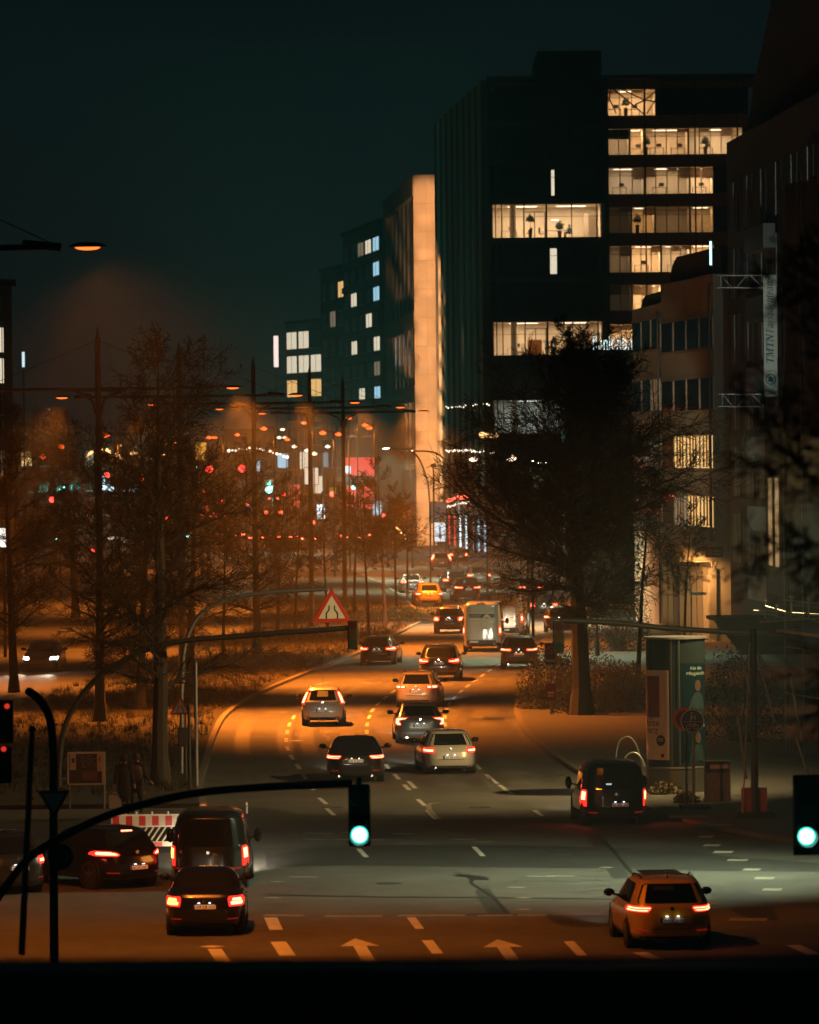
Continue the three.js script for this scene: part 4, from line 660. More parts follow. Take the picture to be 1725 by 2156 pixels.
      const n = Math.max(1, Math.round((b - a) / 1.12)); for (let j = 0; j < n; j++) { const s0 = a + (b - a) * j / n, s1 = a + (b - a) * (j + 1) / n; part(T, 'window_pane', span(s0 + .05, s1 - .05, y0 + .05, y1 - .05, z0 - .02, z0 + .01), B.pane); part(T, 'window_frame', span(s0 - .045, s0 + .045, y0, y1, z0 - .05, z0 + .05), B.frameLight); }
      { const rb = rng(ua * 7 + i); for (let j = 0; j < n; j++) if (rb() < .3) { const s0 = a + (b - a) * j / n, s1 = a + (b - a) * (j + 1) / n; part(T, 'blind', span(s0 + .07, s1 - .07, y1 - .1 - (.2 + rb() * .9), y1 - .06, z0 - .14, z0 - .11), B.blindA); } }
      if (i === 1 && ua === 1289) part(T, 'blind', span(a + .1, b - .1, y1 - 1.0, y1 - .06, z0 - .3, z0 - .26), B.metal);
    }
  });
  part(T, 'spandrel', span(X(1289), X(1600), Y(183, 1400), Y(168, 1400), z0 - .5, z0 + .08), B.brick);
  part(T, 'wing_wall', span(X(1289), X(1600), 0, Y(760, 1400), z0 - .6, z0), B.darkConc);
  // outer glass screen: posts, cable rails and bracing
  for (const u of [1366, 1471, 1560]) part(T, 'screen_post', span(X(u) - .07, X(u) + .07, 0, Y(172), .3, .5), B.metal);
  for (let i = 0; i < 8; i++) for (const dv of [20, 62]) part(T, 'cable_rail', bar(V(X(1289), Y(268 + i * 82.4 - 82.4 + dv, 1400), .4), V(X(1600), Y(268 + i * 82.4 - 82.4 + dv, 1400), .4), .02, 4), B.metal);
  for (const [a, b] of [[[1296, 184], [1290, 215]], [[1300, 188], [1365, 242]], [[1310, 185], [1366, 212]], [[1366, 212], [1395, 190]], [[1366, 212], [1395, 216]], [[1290, 205], [1306, 240]], [[1370, 240], [1393, 205]], [[1366, 212], [1345, 222]]]) part(T, 'brace', bar(V(X(a[0]), Y(a[1], a[0]), .35), V(X(b[0]), Y(b[1], b[0]), .35), .07, 6), B.metal);
  // receding street front of the tower
  const fr = frame([3.6, -621], [(1035 - 862.5) * k - .15, -550.1]); const F = new THREE.Group(); F.name = 'street_front'; T.add(F); F.position.copy(fr.pos).sub(T.position); F.rotation.y = fr.turn;
  part(F, 'glass_wall', span(0, fr.len, 0, Y(168), -.4, -.1), B.glass);
  for (let i = 0; i <= 16; i++) part(F, 'glass_fin', span(fr.len * i / 16 - .06, fr.len * i / 16 + .06, 4, Y(168), -.1, .5), i % 2 ? B.fin : B.metal);
  for (let f = -7; f <= 3; f++) part(F, 'floor_edge', span(0, fr.len, top0 + f * step, top0 + f * step + .35, -.1, .15), B.metal);
  const rr = rng(3); for (const [s, f, h] of [[.52, 0, 2.2], [.5, -1, 1.4], [.52, -2, 2.6], [.55, -3, 2.8], [.72, -2, 2.2], [.6, -4, 1.2], [.35, 1, 1.0]]) { const x = fr.len * s; part(F, 'lit_window', span(x, x + 2.4 + rr(), top0 + f * step - 2.9, top0 + f * step - 2.9 + h, -.08, -.03), B.dimWin); }
  // shop fronts at street level
  for (const [s0, s1, m] of [[.05, .30, B.redWin], [.34, .62, B.cool], [.66, .97, B.blueWin]]) for (let j = 0; j < 3; j++) { const a = fr.len * (s0 + (s1 - s0) * j / 3) + .3, b = fr.len * (s0 + (s1 - s0) * (j + 1) / 3) - .3; part(F, 'shop_window', span(a, b, .6, 4.1 + (j % 2) * .8, -.08, -.02), m); }
  for (let i = 0; i <= 8; i++) part(F, 'shop_pier', span(fr.len * i / 8 - .35, fr.len * i / 8 + .35, 0, 4.6, -.1, .35), B.darkConc);
}
// --- pale floodlit slab and framed block behind it ---
{
  const d = 640, k = d / FOCAL, X = u => (u - 862.5) * k, Y = (v, u = 905) => EYE + (950 - .0105 * (u - 862) - v) * k;
  const T = thing('slab_tower', 'pale smooth tower slab glowing orange above the street', 'building', V(X(877), 0, -d));
  const w = X(931) - X(877); part(T, 'core_wall', span(.02, w - .02, 0, Y(368), -1.2, -.06), B.darkConc); for (let i = 0; i < 13; i++) for (let j = 0; j < 2; j++) part(T, 'cladding_panel', span(w * j / 2 + .008, w * (j + 1) / 2 - .008, Y(368) * i / 13 + .012, Y(368) * (i + 1) / 13 - .012, -.06, (i * 7 + j * 3) % 3 * .004), [B.slab, B.slabB, B.slabC][(i * 5 + j * 2) % 3]); part(T, 'coping', span(-.05, w + .05, Y(368), Y(366), -1.25, .05), B.metal);
  const fr = frame([X(877) - 3.6, -d - 66], [X(877), -d - .4]); const dk2 = B.concrete; const T2 = thing('framed_block', 'block with concrete frame and dark glass beside the pale slab', 'building', fr.pos, fr.turn);
  const L = fr.len - .1, yt = Y(368);
  part(T2, 'glass_wall', span(0, L, 0, yt, -3, -.4), B.glass);
  part(T2, 'edge_column', span(0, 4.5, 0, yt, -.6, .1), dk2);
  const beams = [[yt - 2.3, yt], [Y(680), Y(665)], [Y(835), Y(822)], [Y(968), Y(955)]]; beams.forEach(([a, b], i) => part(T2, 'beam', span(4.5, L, i ? (a + b) / 2 - .9 : a, i ? (a + b) / 2 + .9 : b, -.6, .05), dk2));
  for (let i = 1; i < 7; i++) part(T2, 'mullion', span(4.5 + (L - 4.5) * i / 7 - .1, 4.5 + (L - 4.5) * i / 7 + .1, 3, yt - 2.4, -.5, -.25), B.metal);
  part(T2, 'street_wall', span(4.5, L, 0, Y(990), -.5, -.2), B.brick);
  // floodlight washing the slab
  const fl = thing('floodlight', 'floodlight on a short mast aimed at the pale slab', 'lamp', V(2.4, 0, -560)); const fp = V(2.4, 9.2, -560);
  part(fl, 'mast', cyl(.08, .1, 9, 0, 4.5, 0, 8), M.darkpole); part(fl, 'housing', box(.5, .4, .3, 0, 9.2, .05), M.darkpole); part(fl, 'lamp_lens', box(.42, .3, .03, 0, 9.2, -.13), lampGlow);
  for (let i = 0; i < 10; i++) spot(fp.clone().add(V(-.18 + i * .04, .1, -.4)), V(X(904), 2 + i * 4.1, -d), [1, .42, .15], 36000 + i * 1000, .036, .75, 4);
}
// --- generic masonry block with built windows ---
function block(name, label, p0, p1, H, depth, wm, o = {}) {
  const fr = frame(p0, p1), T = thing(name, label, 'building', fr.pos, fr.turn, o.group), L = fr.len, r = rng(o.seed ?? 4);
  part(T, 'wall', span(0, L, 0, H, -depth, 0), wm); part(T, 'roof', span(-.25, L + .25, H, H + .5, -depth - .2, .25), o.roof ?? B.roof);
  const rows = o.rows ?? Math.floor((H - 4) / 3.2), cols = o.cols ?? Math.floor(L / 3), rh = (H - (o.base ?? 4) - .8) / rows, cw = L / cols;
  for (let j = 0; j < rows; j++) for (let i = 0; i < cols; i++) {
    const y0 = (o.base ?? 4) + j * rh + rh * .18, y1 = y0 + rh * (o.wh ?? .55), x0 = i * cw + cw * (1 - (o.ww ?? .6)) / 2, x1 = x0 + cw * (o.ww ?? .6); const m = o.pick ? o.pick(i, j, r) : (r() < (o.lit ?? .12) ? [B.whiteWin, B.warmWin, B.dimWin, B.blueWin][Math.floor(r() * 4)] : B.glass);
    part(T, m === B.glass ? 'window' : 'lit_window', span(x0, x1, y0, y1, .0, .04), m); part(T, 'window_frame', merge([span(x0 - .1, x1 + .1, y0 - .12, y0, .0, .14), span((x0 + x1) / 2 - .05, (x0 + x1) / 2 + .05, y0, y1, .03, .08)]), B.frameLight);
    if (o.bands && i === 0) part(T, 'band', span(0, L, y0 - rh * .34, y0 - rh * .10, .0, .22), o.bands);
  }
  return { T, L, fr };
}
const kx = (u, d) => (u - 862.5) * d / FOCAL, ky = (v, d) => EYE + (950 - v) * d / FOCAL;
block('terrace_block', 'stepped brown block with blue-lit window bays beside the framed block', [kx(728, 760), -760], [kx(806, 712), -712], ky(480, 730), 20, B.brownBrick, { rows: 11, cols: 5, bands: B.render, ww: .7, pick: (i, j, r) => i === 4 && [1, 2, 4, 6, 8, 9, 10].includes(j) ? (j === 6 ? B.whiteWin : B.blueWin) : r() < .10 ? B.whiteWin : r() < .12 ? B.dimWin : B.glass });
block('apartment_block', 'dark brown block set back behind the stepped one', [kx(680, 800), -800], [kx(732, 775), -775], ky(566, 785), 20, B.brownBrick, { rows: 8, cols: 3, lit: .04, seed: 8 });
block('corner_block', 'lower block with bright top-floor windows at the end of the street', [kx(606, 850), -850], [kx(682, 830), -830], ky(678, 840), 15, B.render, { rows: 7, cols: 3, seed: 5, wh: .7, ww: .8, pick: (i, j, r) => j === 6 && i < 3 ? (i === 2 ? B.glass : B.whiteWin) : j === 5 && i < 2 ? B.whiteWin : j === 4 && i !== 1 ? B.warmWin : r() < .22 ? B.whiteWin : B.glass });
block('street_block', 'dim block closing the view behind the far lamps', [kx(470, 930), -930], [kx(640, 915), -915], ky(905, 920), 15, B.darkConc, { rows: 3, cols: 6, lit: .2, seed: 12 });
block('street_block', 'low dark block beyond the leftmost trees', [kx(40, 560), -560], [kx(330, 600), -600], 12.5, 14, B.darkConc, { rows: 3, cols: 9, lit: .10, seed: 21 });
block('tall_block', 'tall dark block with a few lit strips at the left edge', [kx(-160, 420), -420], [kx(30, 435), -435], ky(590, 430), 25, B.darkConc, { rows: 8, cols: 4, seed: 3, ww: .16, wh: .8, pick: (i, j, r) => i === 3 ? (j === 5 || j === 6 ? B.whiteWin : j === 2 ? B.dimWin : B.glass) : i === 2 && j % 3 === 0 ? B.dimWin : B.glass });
{ // red-lit storefront block below the stepped one
  const b = block('storefront_block', 'storefront with glowing red banner and red display windows', [kx(728, 700), -700], [kx(792, 668), -668], ky(850, 690), 12, B.darkConc, { rows: 1, cols: 2, base: ky(930, 690), lit: 0 });
  const L = b.L; part(b.T, 'lit_window', span(.5, L - .5, ky(1000, 690), ky(962, 690), .05, .12), B.redWin); part(b.T, 'lit_window', span(.5, L - .5, ky(1068, 690), ky(1022, 690), .05, .12), glow([1, .11, .07], 1.0));
  part(b.T, 'canopy', span(0, L, ky(1012, 690), ky(1004, 690), .0, 1.6), B.metal); for (const s of [.33, .66]) part(b.T, 'mullion', span(L * s - .12, L * s + .12, ky(1068, 690), ky(1022, 690), .1, .25), B.metal);
  part(b.T, 'sign_letters', merge([0, 1, 2, 3, 4, 5].map(i => span(1 + i * 1.1, 1.6 + i * 1.1, ky(995, 690), ky(985, 690) + (i % 2) * .3, .13, .2))), glow([.5, .9, 1], 2)).userData.kind = 'stuff';
}
// --- concrete corner building with fluted bays ---
{
  const mk = (p0, p1, H, cap, nm, label, lit, n) => {
    const fr = frame(p0, p1), T = thing(nm, label, 'building', fr.pos, fr.turn), L = fr.len, row = [[686, 747], [811, 875], [929, 996], [1055, 1117]], zm = -(p0[1] + p1[1]) / 2;
    part(T, 'wall', span(0, L, 0, H, -14, 0), B.concrete);
    part(T, 'roof', (() => { const s = new THREE.Shape([[0, H], [L, H], [L - 1.2, H + cap], [3, H + cap], [1.2, H + cap * .7]].map(p => new THREE.Vector2(...p))); return new THREE.ExtrudeGeometry(s, { depth: 13, bevelEnabled: false }).translate(0, 0, -13.5); })(), B.darkConc);
    row.forEach(([a, b], j) => { const y1 = ky(a - 5, zm), y0 = ky(b - 5, zm); part(T, 'sill', span(0, L, y0 - .2, y0 - .02, 0, .12), B.render); part(T, 'lintel', span(0, L, y1 + .02, y1 + .3, 0, .06), B.render);
      for (let i = 0; i < n; i++) { const x0 = L * i / n + .25, x1 = L * (i + 1) / n - .25, m = lit(i, j); part(T, m ? 'lit_window' : 'window', span(x0, x1, y0, y1, .0, .05), m || B.glass); part(T, 'pier', span(x1 + .1, x1 + .4, y0, y1, .0, .09), B.frameLight); if (m) for (const q of [.25, .5, .72]) part(T, 'curtain', span(x0 + (x1 - x0) * q, x0 + (x1 - x0) * (q + .07), y0 + .05, y1, .06, .12), mat([.3, .2, .1], .9)); } });
    part(T, 'downpipe', cyl(.07, .07, H - 1, L - .2, H / 2, .2, 8), M.steel);
    return { T, L, zm };
  };
  const a = mk([14.72, -330], [16.68, -310], ky(592, 318), 1.5, 'corner_building', 'concrete office building with lit yellow windows above an orange shop', (i, j) => (j === 2 && i >= 1) || (j === 3 && i >= 2) ? B.warmWin : j === 3 && i === 1 ? B.dimWin : null, 4);
  mk([13.72, -347], [14.74, -330.4], ky(650, 338), .8, 'corner_building', 'lower concrete office building next to the one over the shop', (i, j) => j === 1 && i === 2 ? B.dimWin : null, 3);
  // shop at street level: tall lit glazing under a rounded canopy
  for (let i = 0; i < 9; i++) { const x0 = a.L * i / 9 + .12; part(a.T, 'shop_window', span(x0, x0 + a.L / 9 - .3, .7, 3.9, .05, .1), i === 3 || i === 7 ? B.dimWin : B.warmWin); part(a.T, 'shop_pier', span(x0 + a.L / 9 - .3, x0 + a.L / 9, .2, 4.1, .0, .4), B.render); }
  part(a.T, 'shop_canopy', (() => { const g = cyl(1.9, 1.9, 1.1, 0, 0, 0, 24); g.scale(1.6, 1, .9); g.translate(a.L - 3, 5.0, .2); return g; })(), B.concrete);
  const sg = thing('shop_sign', 'small dark sign with red square and two text lines on the canopy', 'sign', V(16.55, 5.0, -309.2), -.1);
  part(sg, 'sign_board', box(.95, .55, .08), new THREE.MeshStandardMaterial({ roughness: .5, map: canvasTex(128, 72, (x, w, h) => { x.fillStyle = '#16130f'; x.fillRect(0, 0, w, h); x.fillStyle = '#a33418'; x.fillRect(10, 12, 42, 48); x.fillStyle = '#a89a84'; x.font = 'bold 22px sans-serif'; x.fillText('DEUT', 60, 34); x.fillText('RING', 60, 58); }) }));
  spot(V(15.2, 4.3, -309), V(16.2, .5, -314), [1, .42, .11], 170, 1.2, .8, 8);
}
// --- dark pavilion with white letters on its roof, behind the big tree ---
{
  const d = 400, k = d / FOCAL, T = thing('dark_pavilion', 'black windowless block behind the large tree carrying white roof letters', 'building', V(kx(1190, d), 0, -d));
  part(T, 'wall', span(0, kx(1337, d) - kx(1190, d), 0, ky(742, d), -9, 0), B.metal); part(T, 'roof_edge', span(-.1, kx(1337, d) - kx(1190, d) + .1, ky(742, d), ky(737, d), -9.1, .2), B.metal);
}
// --- scaffolded building with the hanging banner ---
{
  const fr = frame([17.2, -305], [19.0, -262]); const T = thing('dark_building', 'dark unlit building with bracket trusses and a hanging banner', 'building', fr.pos, fr.turn), L = fr.len;
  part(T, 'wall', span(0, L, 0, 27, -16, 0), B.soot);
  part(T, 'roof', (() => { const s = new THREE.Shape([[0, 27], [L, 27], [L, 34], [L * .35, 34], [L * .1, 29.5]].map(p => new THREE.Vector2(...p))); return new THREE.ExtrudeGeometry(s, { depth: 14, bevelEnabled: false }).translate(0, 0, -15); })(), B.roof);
  for (let j = 0; j < 6; j++) { for (let i = 0; i < 6; i++) { part(T, 'window', span(2 + i * 7, 6.2 + i * 7, 4.6 + j * 3.5, 7.2 + j * 3.5, 0, .05), M.black); part(T, 'window_frame', span(4 + i * 7, 4.2 + i * 7, 4.6 + j * 3.5, 7.2 + j * 3.5, .05, .1), B.frameLight); } part(T, 'balcony_mesh', span(16, 25, 3.0 + j * 3.5, 4.2 + j * 3.5, .1, .7), M.steel); }
  part(T, 'oriel', (() => { const s = new THREE.Shape([[0, 0], [9, 0], [9, 9], [0, 9], [0, 2.6]].map(p => new THREE.Vector2(...p))); return new THREE.ExtrudeGeometry(s, { depth: 1.2, bevelEnabled: false }).translate(30, 3.6, 0); })(), B.darkConc);
  for (const x of [31.5, 34.5]) part(T, 'lit_window', span(x, x + 1.3, 5, 9.2, 1.21, 1.26), glow([1, .55, .2], .35));
  // banner between two lattice brackets
  const d = 258, px = u => kx(u, d), py = (v, u) => EYE + (950 - .0105 * (u - 862) - v) * d / FOCAL;
  const bn = thing('hanging_banner', 'tall white vertical banner lettered for a facade firm between two trusses', 'banner', V(px(1626), 0, -d));
  const w = px(1640) - px(1612), y1 = py(580, 1626), y0 = py(835, 1626);
  part(bn, 'banner_cloth', (() => { const g = new THREE.PlaneGeometry(w, y1 - y0, 4, 20); g.translate(0, (y0 + y1) / 2, 0); const P = g.attributes.position; for (let i = 0; i < P.count; i++) P.setZ(i, Math.sin(P.getY(i) * 1.7) * .05); g.computeVertexNormals(); return g; })(), new THREE.MeshStandardMaterial({ side: THREE.DoubleSide, roughness: .8, map: canvasTex(128, 1120, (x, W, H) => {
    x.fillStyle = '#d9d9cf'; x.fillRect(0, 0, W, H); x.save(); x.translate(100, H - 300); x.rotate(-Math.PI / 2); x.fillStyle = '#1d5a6e'; x.font = 'italic bold 98px serif'; x.fillText('TMTN', 0, -8, 270); x.fillStyle = '#12303c'; x.font = 'italic 96px serif'; x.fillText('Fassadenteam', 285, -8, 500); x.restore();
    x.strokeStyle = '#1d7287'; x.lineWidth = 12; x.beginPath(); x.arc(64, H - 160, 46, 0, 7); x.stroke(); x.fillStyle = '#1d7287'; x.beginPath(); x.moveTo(40, H - 135); x.lineTo(40, H - 165); x.lineTo(64, H - 192); x.lineTo(88, H - 165); x.lineTo(88, H - 135); x.fill(); x.font = '30px serif'; x.fillStyle = '#36535a'; x.fillText('TMTN', 22, H - 225, 90); x.fillRect(10, H - 100, W - 20, 3);
  }) }));
  for (const v of [580, 830]) {
    const tr = thing('bracket_truss', v === 580 ? 'upper steel lattice bracket holding the banner' : 'lower steel lattice bracket holding the banner', 'truss', V(px(1515), 0, -d)), q = (u, vv) => V(px(u) - px(1515), py(vv, u), 0);
    for (const [a, b] of [[[1515, v], [1640, v]], [[1515, v + 26], [1612, v + 26]]]) part(tr, 'chord', bar(q(...a), q(...b), .035, 6), M.galv);
    for (const [a, b] of [[[1523, v], [1523, v + 26]], [[1523, v], [1546, v + 26]], [[1555, v + 26], [1578, v]], [[1585, v], [1612, v + 26]]]) part(tr, 'web_bar', bar(q(...a), q(...b), .025, 6), M.galv);
  }
  const nl = thing('neon_strip', 'vertical bluish light strip on the corner beside the trusses', 'sign', V(kx(1502, 300), 0, -300)); part(nl, 'light_tube', cyl(.06, .06, ky(515, 300) - ky(565, 300), 0, (ky(515, 300) + ky(565, 300)) / 2, 0, 8), glow([.5, .95, 1], 2.4)); part(nl, 'bracket', box(.05, 2, .05, .08, ky(540, 300), -.05), M.steel);
}
// --- sheeted scaffold at the right edge ---
{
  const fr = frame([13.0, -196], [16.0, -178]), S = thing('sheeted_scaffold', 'tall scaffold wrapped in grey green sheeting at the right edge', 'scaffold', fr.pos, fr.turn), L = fr.len + 6;
  const cloth = mottled([.13, .15, .135], .2, [[6, 1], [30, .8], [120, .4]], 61, 5, .8); const H = 20;
  for (let i = 0; i < 9; i++) part(S, 'sheet_panel', (() => { const g = new THREE.PlaneGeometry(L / 9 - .06, H - 5.5, 4, 30); const P = g.attributes.position; for (let k = 0; k < P.count; k++) P.setZ(k, .06 * Math.sin(P.getX(k) * 4 + i) * Math.cos(P.getY(k) * 1.4 + i * 2)); g.computeVertexNormals(); return uvm(g.translate(L * (i + .5) / 9, 5.2 + (H - 5.5) / 2, 0)); })(), cloth);
  for (let i = 0; i <= 9; i++) part(S, 'standard', cyl(.03, .03, H, L * i / 9, H / 2, .1, 6), M.galv);
  for (let j = 0; j < 3; j++) part(S, 'ledger', bar(V(0, 2.2 + j * 1.6, .14), V(L, 2.2 + j * 1.6, .14), .03, 6), M.galv);
  for (let i = 0; i < 4; i++) part(S, 'deck_board', span(L * i / 4, L * (i + 1) / 4 - .05, 4.3, 4.4, -.9, .4), M.galv);
  part(S, 'back_wall', span(0, L, 0, H, -4, -1), B.darkConc);
  for (const [u0, v0, u1, v1, d] of [[1558, 1370, 1590, 1500, 165], [1592, 1372, 1632, 1520, 165], [1662, 1415, 1690, 1560, 160], [1552, 1500, 1572, 1640, 165], [1665, 1520, 1705, 1640, 160]]) { const a = at(u0, v0, d), b = at(u1, v1, d); const g = thing('raking_pole', 'slanting galvanised prop of the scaffold', 'scaffold pole', a, 0, 'slanting scaffold props'); part(g, 'tube', bar(V(0, 0, 0), b.sub(a), .035, 8), M.galv); part(g, 'coupler', box(.12, .12, .12, 0, -.05, 0), M.steel); }
  // site container canopy and rails
  const c = thing('site_canopy', 'dark site canopy with pale guard rails under the scaffold', 'canopy', at(1590, 1300, 200), .05);
  part(c, 'roof_deck', box(5.2, .12, 2.6, 1, 0, 0), M.black); part(c, 'fascia', (() => { const s = new THREE.Shape([[0, 0], [4.6, 0], [4.6, -1.2], [1.0, -1.2]].map(p => new THREE.Vector2(...p))); return new THREE.ExtrudeGeometry(s, { depth: .08, bevelEnabled: false }).translate(-1.6, -.06, 1.3); })(), M.black);
  const r = thing('guard_rail', 'pale tubular guard rails on the scaffold platform', 'railing', at(1600, 1275, 172));
  for (const [a, b] of [[[-.2, -.15], [1.9, -.3]], [[0, -.5], [1.9, -.4]], [[.1, -.0], [1.9, -.55]], [[.5, -.36], [1.9, -.44]]]) part(r, 'rail', bar(V(a[0], a[1], 0), V(b[0], b[1], 0), .028, 6), M.galv);
  for (const [x, h] of [[.15, .55], [.95, .65], [1.48, .6], [.5, .4]]) part(r, 'post', merge([cyl(.03, .03, h, x, h / 2 - .4, 0, 8), cyl(.055, .055, .03, x, h - .4, 0, 8)]), M.galv);
}

// construction work light on the scaffold, just outside the view
{ const p = V(17.2, 8.5, -205), t = thing('work_light', 'construction work light clamped to the scaffold', 'lamp', p); part(t, 'housing', box(.4, .3, .15, 0, 0, .1), M.black); part(t, 'lamp_lens', box(.34, .24, .02, 0, 0, .02), glow([.85, 1, .9], 4)); part(t, 'bracket', box(.06, .5, .06, 0, -.35, .12), M.galv); spot(p.clone().add(V(-.05, .05, -.15)), V(16.5, 19, -262), [.8, 1, .85], 1700, .26, 1, 6); }

{ const p = V(6.2, 8, -288), t = thing('floodlight', 'floodlight inside the large tree aimed at the concrete office facade', 'lamp', V(6.2, 0, -288)); part(t, 'mast', cyl(.06, .08, 8, 0, 4, 0, 8), M.darkpole); part(t, 'housing', box(.4, .3, .25, 0, 8, .05), M.darkpole); part(t, 'lamp_lens', box(.3, .22, .03, 0, 8, -.1), glow([1, .8, .5], 3)); spot(p.clone().add(V(0, .05, -.3)), V(15.6, 11.5, -327), [1, .78, .42], 1500, .22, .9, 6); }
// ---------- traffic signals, signs and street furniture ----------
const greenRim = glow([.04, 1, .74], 1.5), greenLamp = glow([.45, 1, .9], 7), redLamp = glow([1, .05, .03], .7), signBlue = mat([.01, .05, .22], .45), signRed = mat([.6, .045, .02], .45), signWhite = mat([.78, .75, .7], .5);
function disc(r, th = .02, seg = 28) { return new THREE.CylinderGeometry(r, r, th, seg).rotateX(Math.PI / 2); }
function signalHead(parent, p, s, lit, withVisor = true) {   // lit: 0 none, 1 green, 2 red
  const hd = part(parent, 'signal_head', rbox(.34 * s, .96 * s, .22 * s, p.x, p.y, p.z, .04 * s), M.black);
  for (const [i, c] of [[1, 'red'], [0, 'amber'], [-1, 'green']]) {
    const on = (lit === 1 && i === -1) || (lit === 2 && i === 1);
    part(hd, 'signal_lens', disc(.135 * s, .03).translate(p.x, p.y + i * .3 * s, p.z + .12 * s), on ? (lit === 1 ? greenRim : redLamp) : mat(i === 1 ? [.05, .005, .005] : i ? [.004, .03, .02] : [.05, .03, .004], .2));
    if (on && lit === 1) part(hd, 'lamp_core', new THREE.SphereGeometry(.108 * s, 16, 8).scale(1, 1, .35).translate(p.x, p.y + i * .3 * s, p.z + .135 * s), greenLamp);
    if (withVisor) part(hd, 'visor', new THREE.CylinderGeometry(.15 * s, .15 * s, .2 * s, 16, 1, true, -2.2, 4.4).rotateX(Math.PI / 2).rotateZ(0).translate(p.x, p.y + i * .3 * s, p.z + .2 * s), M.black);
  }
  return hd;
}
function poleThrough(pxs, d, r) { return tube(pxs.map(([u, v]) => at(u, v, d)), r, 60, 8); }
{ // near arm with green signal
  const t = thing('overhead_signal', 'curved signal arm with lit green light hanging over the lanes', 'traffic light');
  part(t, 'pole', poleThrough([[-70, 2120], [-62, 2020], [-40, 1945], [0, 1885], [62, 1806], [130, 1763], [240, 1712], [400, 1672], [560, 1657], [742, 1650]], 88, .062), M.darkpole);
  const p = at(757, 1716, 88); signalHead(t, p, 1.0, 1); part(t, 'hanger', cyl(.04, .04, .12, p.x, p.y + .52, p.z, 8), M.darkpole);
  spot(V(p.x, p.y - .3, p.z + .16), V(p.x, p.y - .6, p.z + 10), [.12, 1, .8], 60, .9, .8, 5);
}
{ // signal at the right edge
  const t = thing('signal_post', 'post with lit green light at the pavement corner', 'traffic light'); const p = at(1697, 1717, 88);
  part(t, 'pole', cyl(.06, .07, 6, p.x + .3, 3, p.z, 10), M.darkpole); signalHead(t, p, 1.05, 1); part(t, 'bracket', bar(V(p.x, p.y + .3, p.z), V(p.x + .3, p.y + .3, p.z), .03), M.darkpole); part(t, 'backing_board', rbox(.5, 1.25, .04, p.x + .06, p.y, p.z - .14, .02), M.black);
  spot(V(p.x, p.y - .315, p.z + .16), V(p.x, p.y - .6, p.z + 10), [.12, 1, .8], 60, .9, .8, 5);
}
{ // middle arm with unlit head
  const t = thing('overhead_signal', 'curved signal arm with dark head turned to the cross street', 'traffic light'); const p = at(743, 1337, 180);
  part(t, 'pole', poleThrough([[124, 1662], [126, 1600], [134, 1540], [155, 1490], [205, 1428], [270, 1386], [350, 1356], [520, 1338], [735, 1322]], 180, .085), M.darkpole); signalHead(t, p, .95, 0, false);
}
{ // right arm with dark head
  const t = thing('overhead_signal', 'dark signal arm reaching from the scaffold across the hedge', 'traffic light'); const p = at(1176, 1340, 190);
  part(t, 'pole', poleThrough([[1182, 1306], [1300, 1312], [1400, 1322], [1520, 1330], [1640, 1338], [1800, 1360]], 190, .09), M.darkpole); signalHead(t, p, 1.1, 0, false);
}
function triSign(parent, c, s, draw, down = false) {   // warning triangle: red rim, white face, symbol
  const R = s / Math.sqrt(3), tri = k => { const sh = new THREE.Shape(); for (let i = 0; i < 3; i++) { const a = Math.PI / 2 + i * Math.PI * 2 / 3 + (down ? Math.PI : 0); const q = [Math.cos(a) * R * k, Math.sin(a) * R * k]; i ? sh.lineTo(...q) : sh.moveTo(...q); } return sh; };
  const pl = part(parent, 'sign_plate', new THREE.ExtrudeGeometry(tri(1), { depth: .02, bevelEnabled: true, bevelSize: .04 * s, bevelThickness: .005, bevelSegments: 2 }).translate(c.x, c.y, c.z), signRed);
  part(pl, 'sign_face', new THREE.ExtrudeGeometry(tri(.74), { depth: .004, bevelEnabled: false }).translate(c.x, c.y, c.z + .028), signWhite);
  if (draw) for (const m of [-1, 1]) part(pl, 'symbol', (() => { const sh = new THREE.Shape([[.17, -.30], [.17, -.12], [.07, .0], [.07, .16], [.115, .16], [.115, .02], [.215, -.10], [.215, -.30]].map(p => new THREE.Vector2(p[0] * s * m * .8, p[1] * s * .8 + .02 * s))); return new THREE.ExtrudeGeometry(sh, { depth: .004, bevelEnabled: false }).translate(c.x, c.y, c.z + .034); })(), M.black);
}
{ const t = thing('overhead_sign', 'arched pole carrying a large road-narrows warning triangle', 'road sign'); part(t, 'pole', poleThrough([[383, 1660], [383, 1540], [384, 1430], [392, 1352], [420, 1296], [470, 1266], [540, 1250], [690, 1240]], 187, .07), M.galv); const p = at(699, 1286, 187); triSign(t, p, 1.2, true); part(t, 'clamp', box(.1, .1, .1, at(698, 1240, 187).x, at(698, 1240, 187).y, -187.03), M.steel); }
{ const t = thing('road_sign', 'small road-narrows warning triangle on a post by the tree trunk', 'road sign'); const p = at(380, 1491, 183), b = ground(392, 1662, .13); part(t, 'post', cyl(.035, .035, p.y + .35, p.x + .16, (p.y + .35) / 2, -183.06, 8), M.steel); triSign(t, p, .66, true); }
{ const t = thing('lamp_post', 'plain grey post beside the small road-narrows sign', 'post'); const p = at(412, 1395, 180); part(t, 'tube', cyl(.06, .06, p.y, p.x, p.y / 2, -180, 10), M.galv); part(t, 'cap', cyl(.065, .065, .04, p.x, p.y + .02, -180, 10), M.steel); }
{ const t = thing('signal_post', 'pedestrian signal post backing onto the small warning sign', 'traffic light'); const p = at(392, 1545, 178); part(t, 'pole', cyl(.05, .06, p.y + .9, p.x + .1, (p.y + .9) / 2, -178, 10), M.darkpole); part(t, 'signal_head', rbox(.3, .6, .2, p.x - .1, p.y - .1, -178, .03), M.black); }
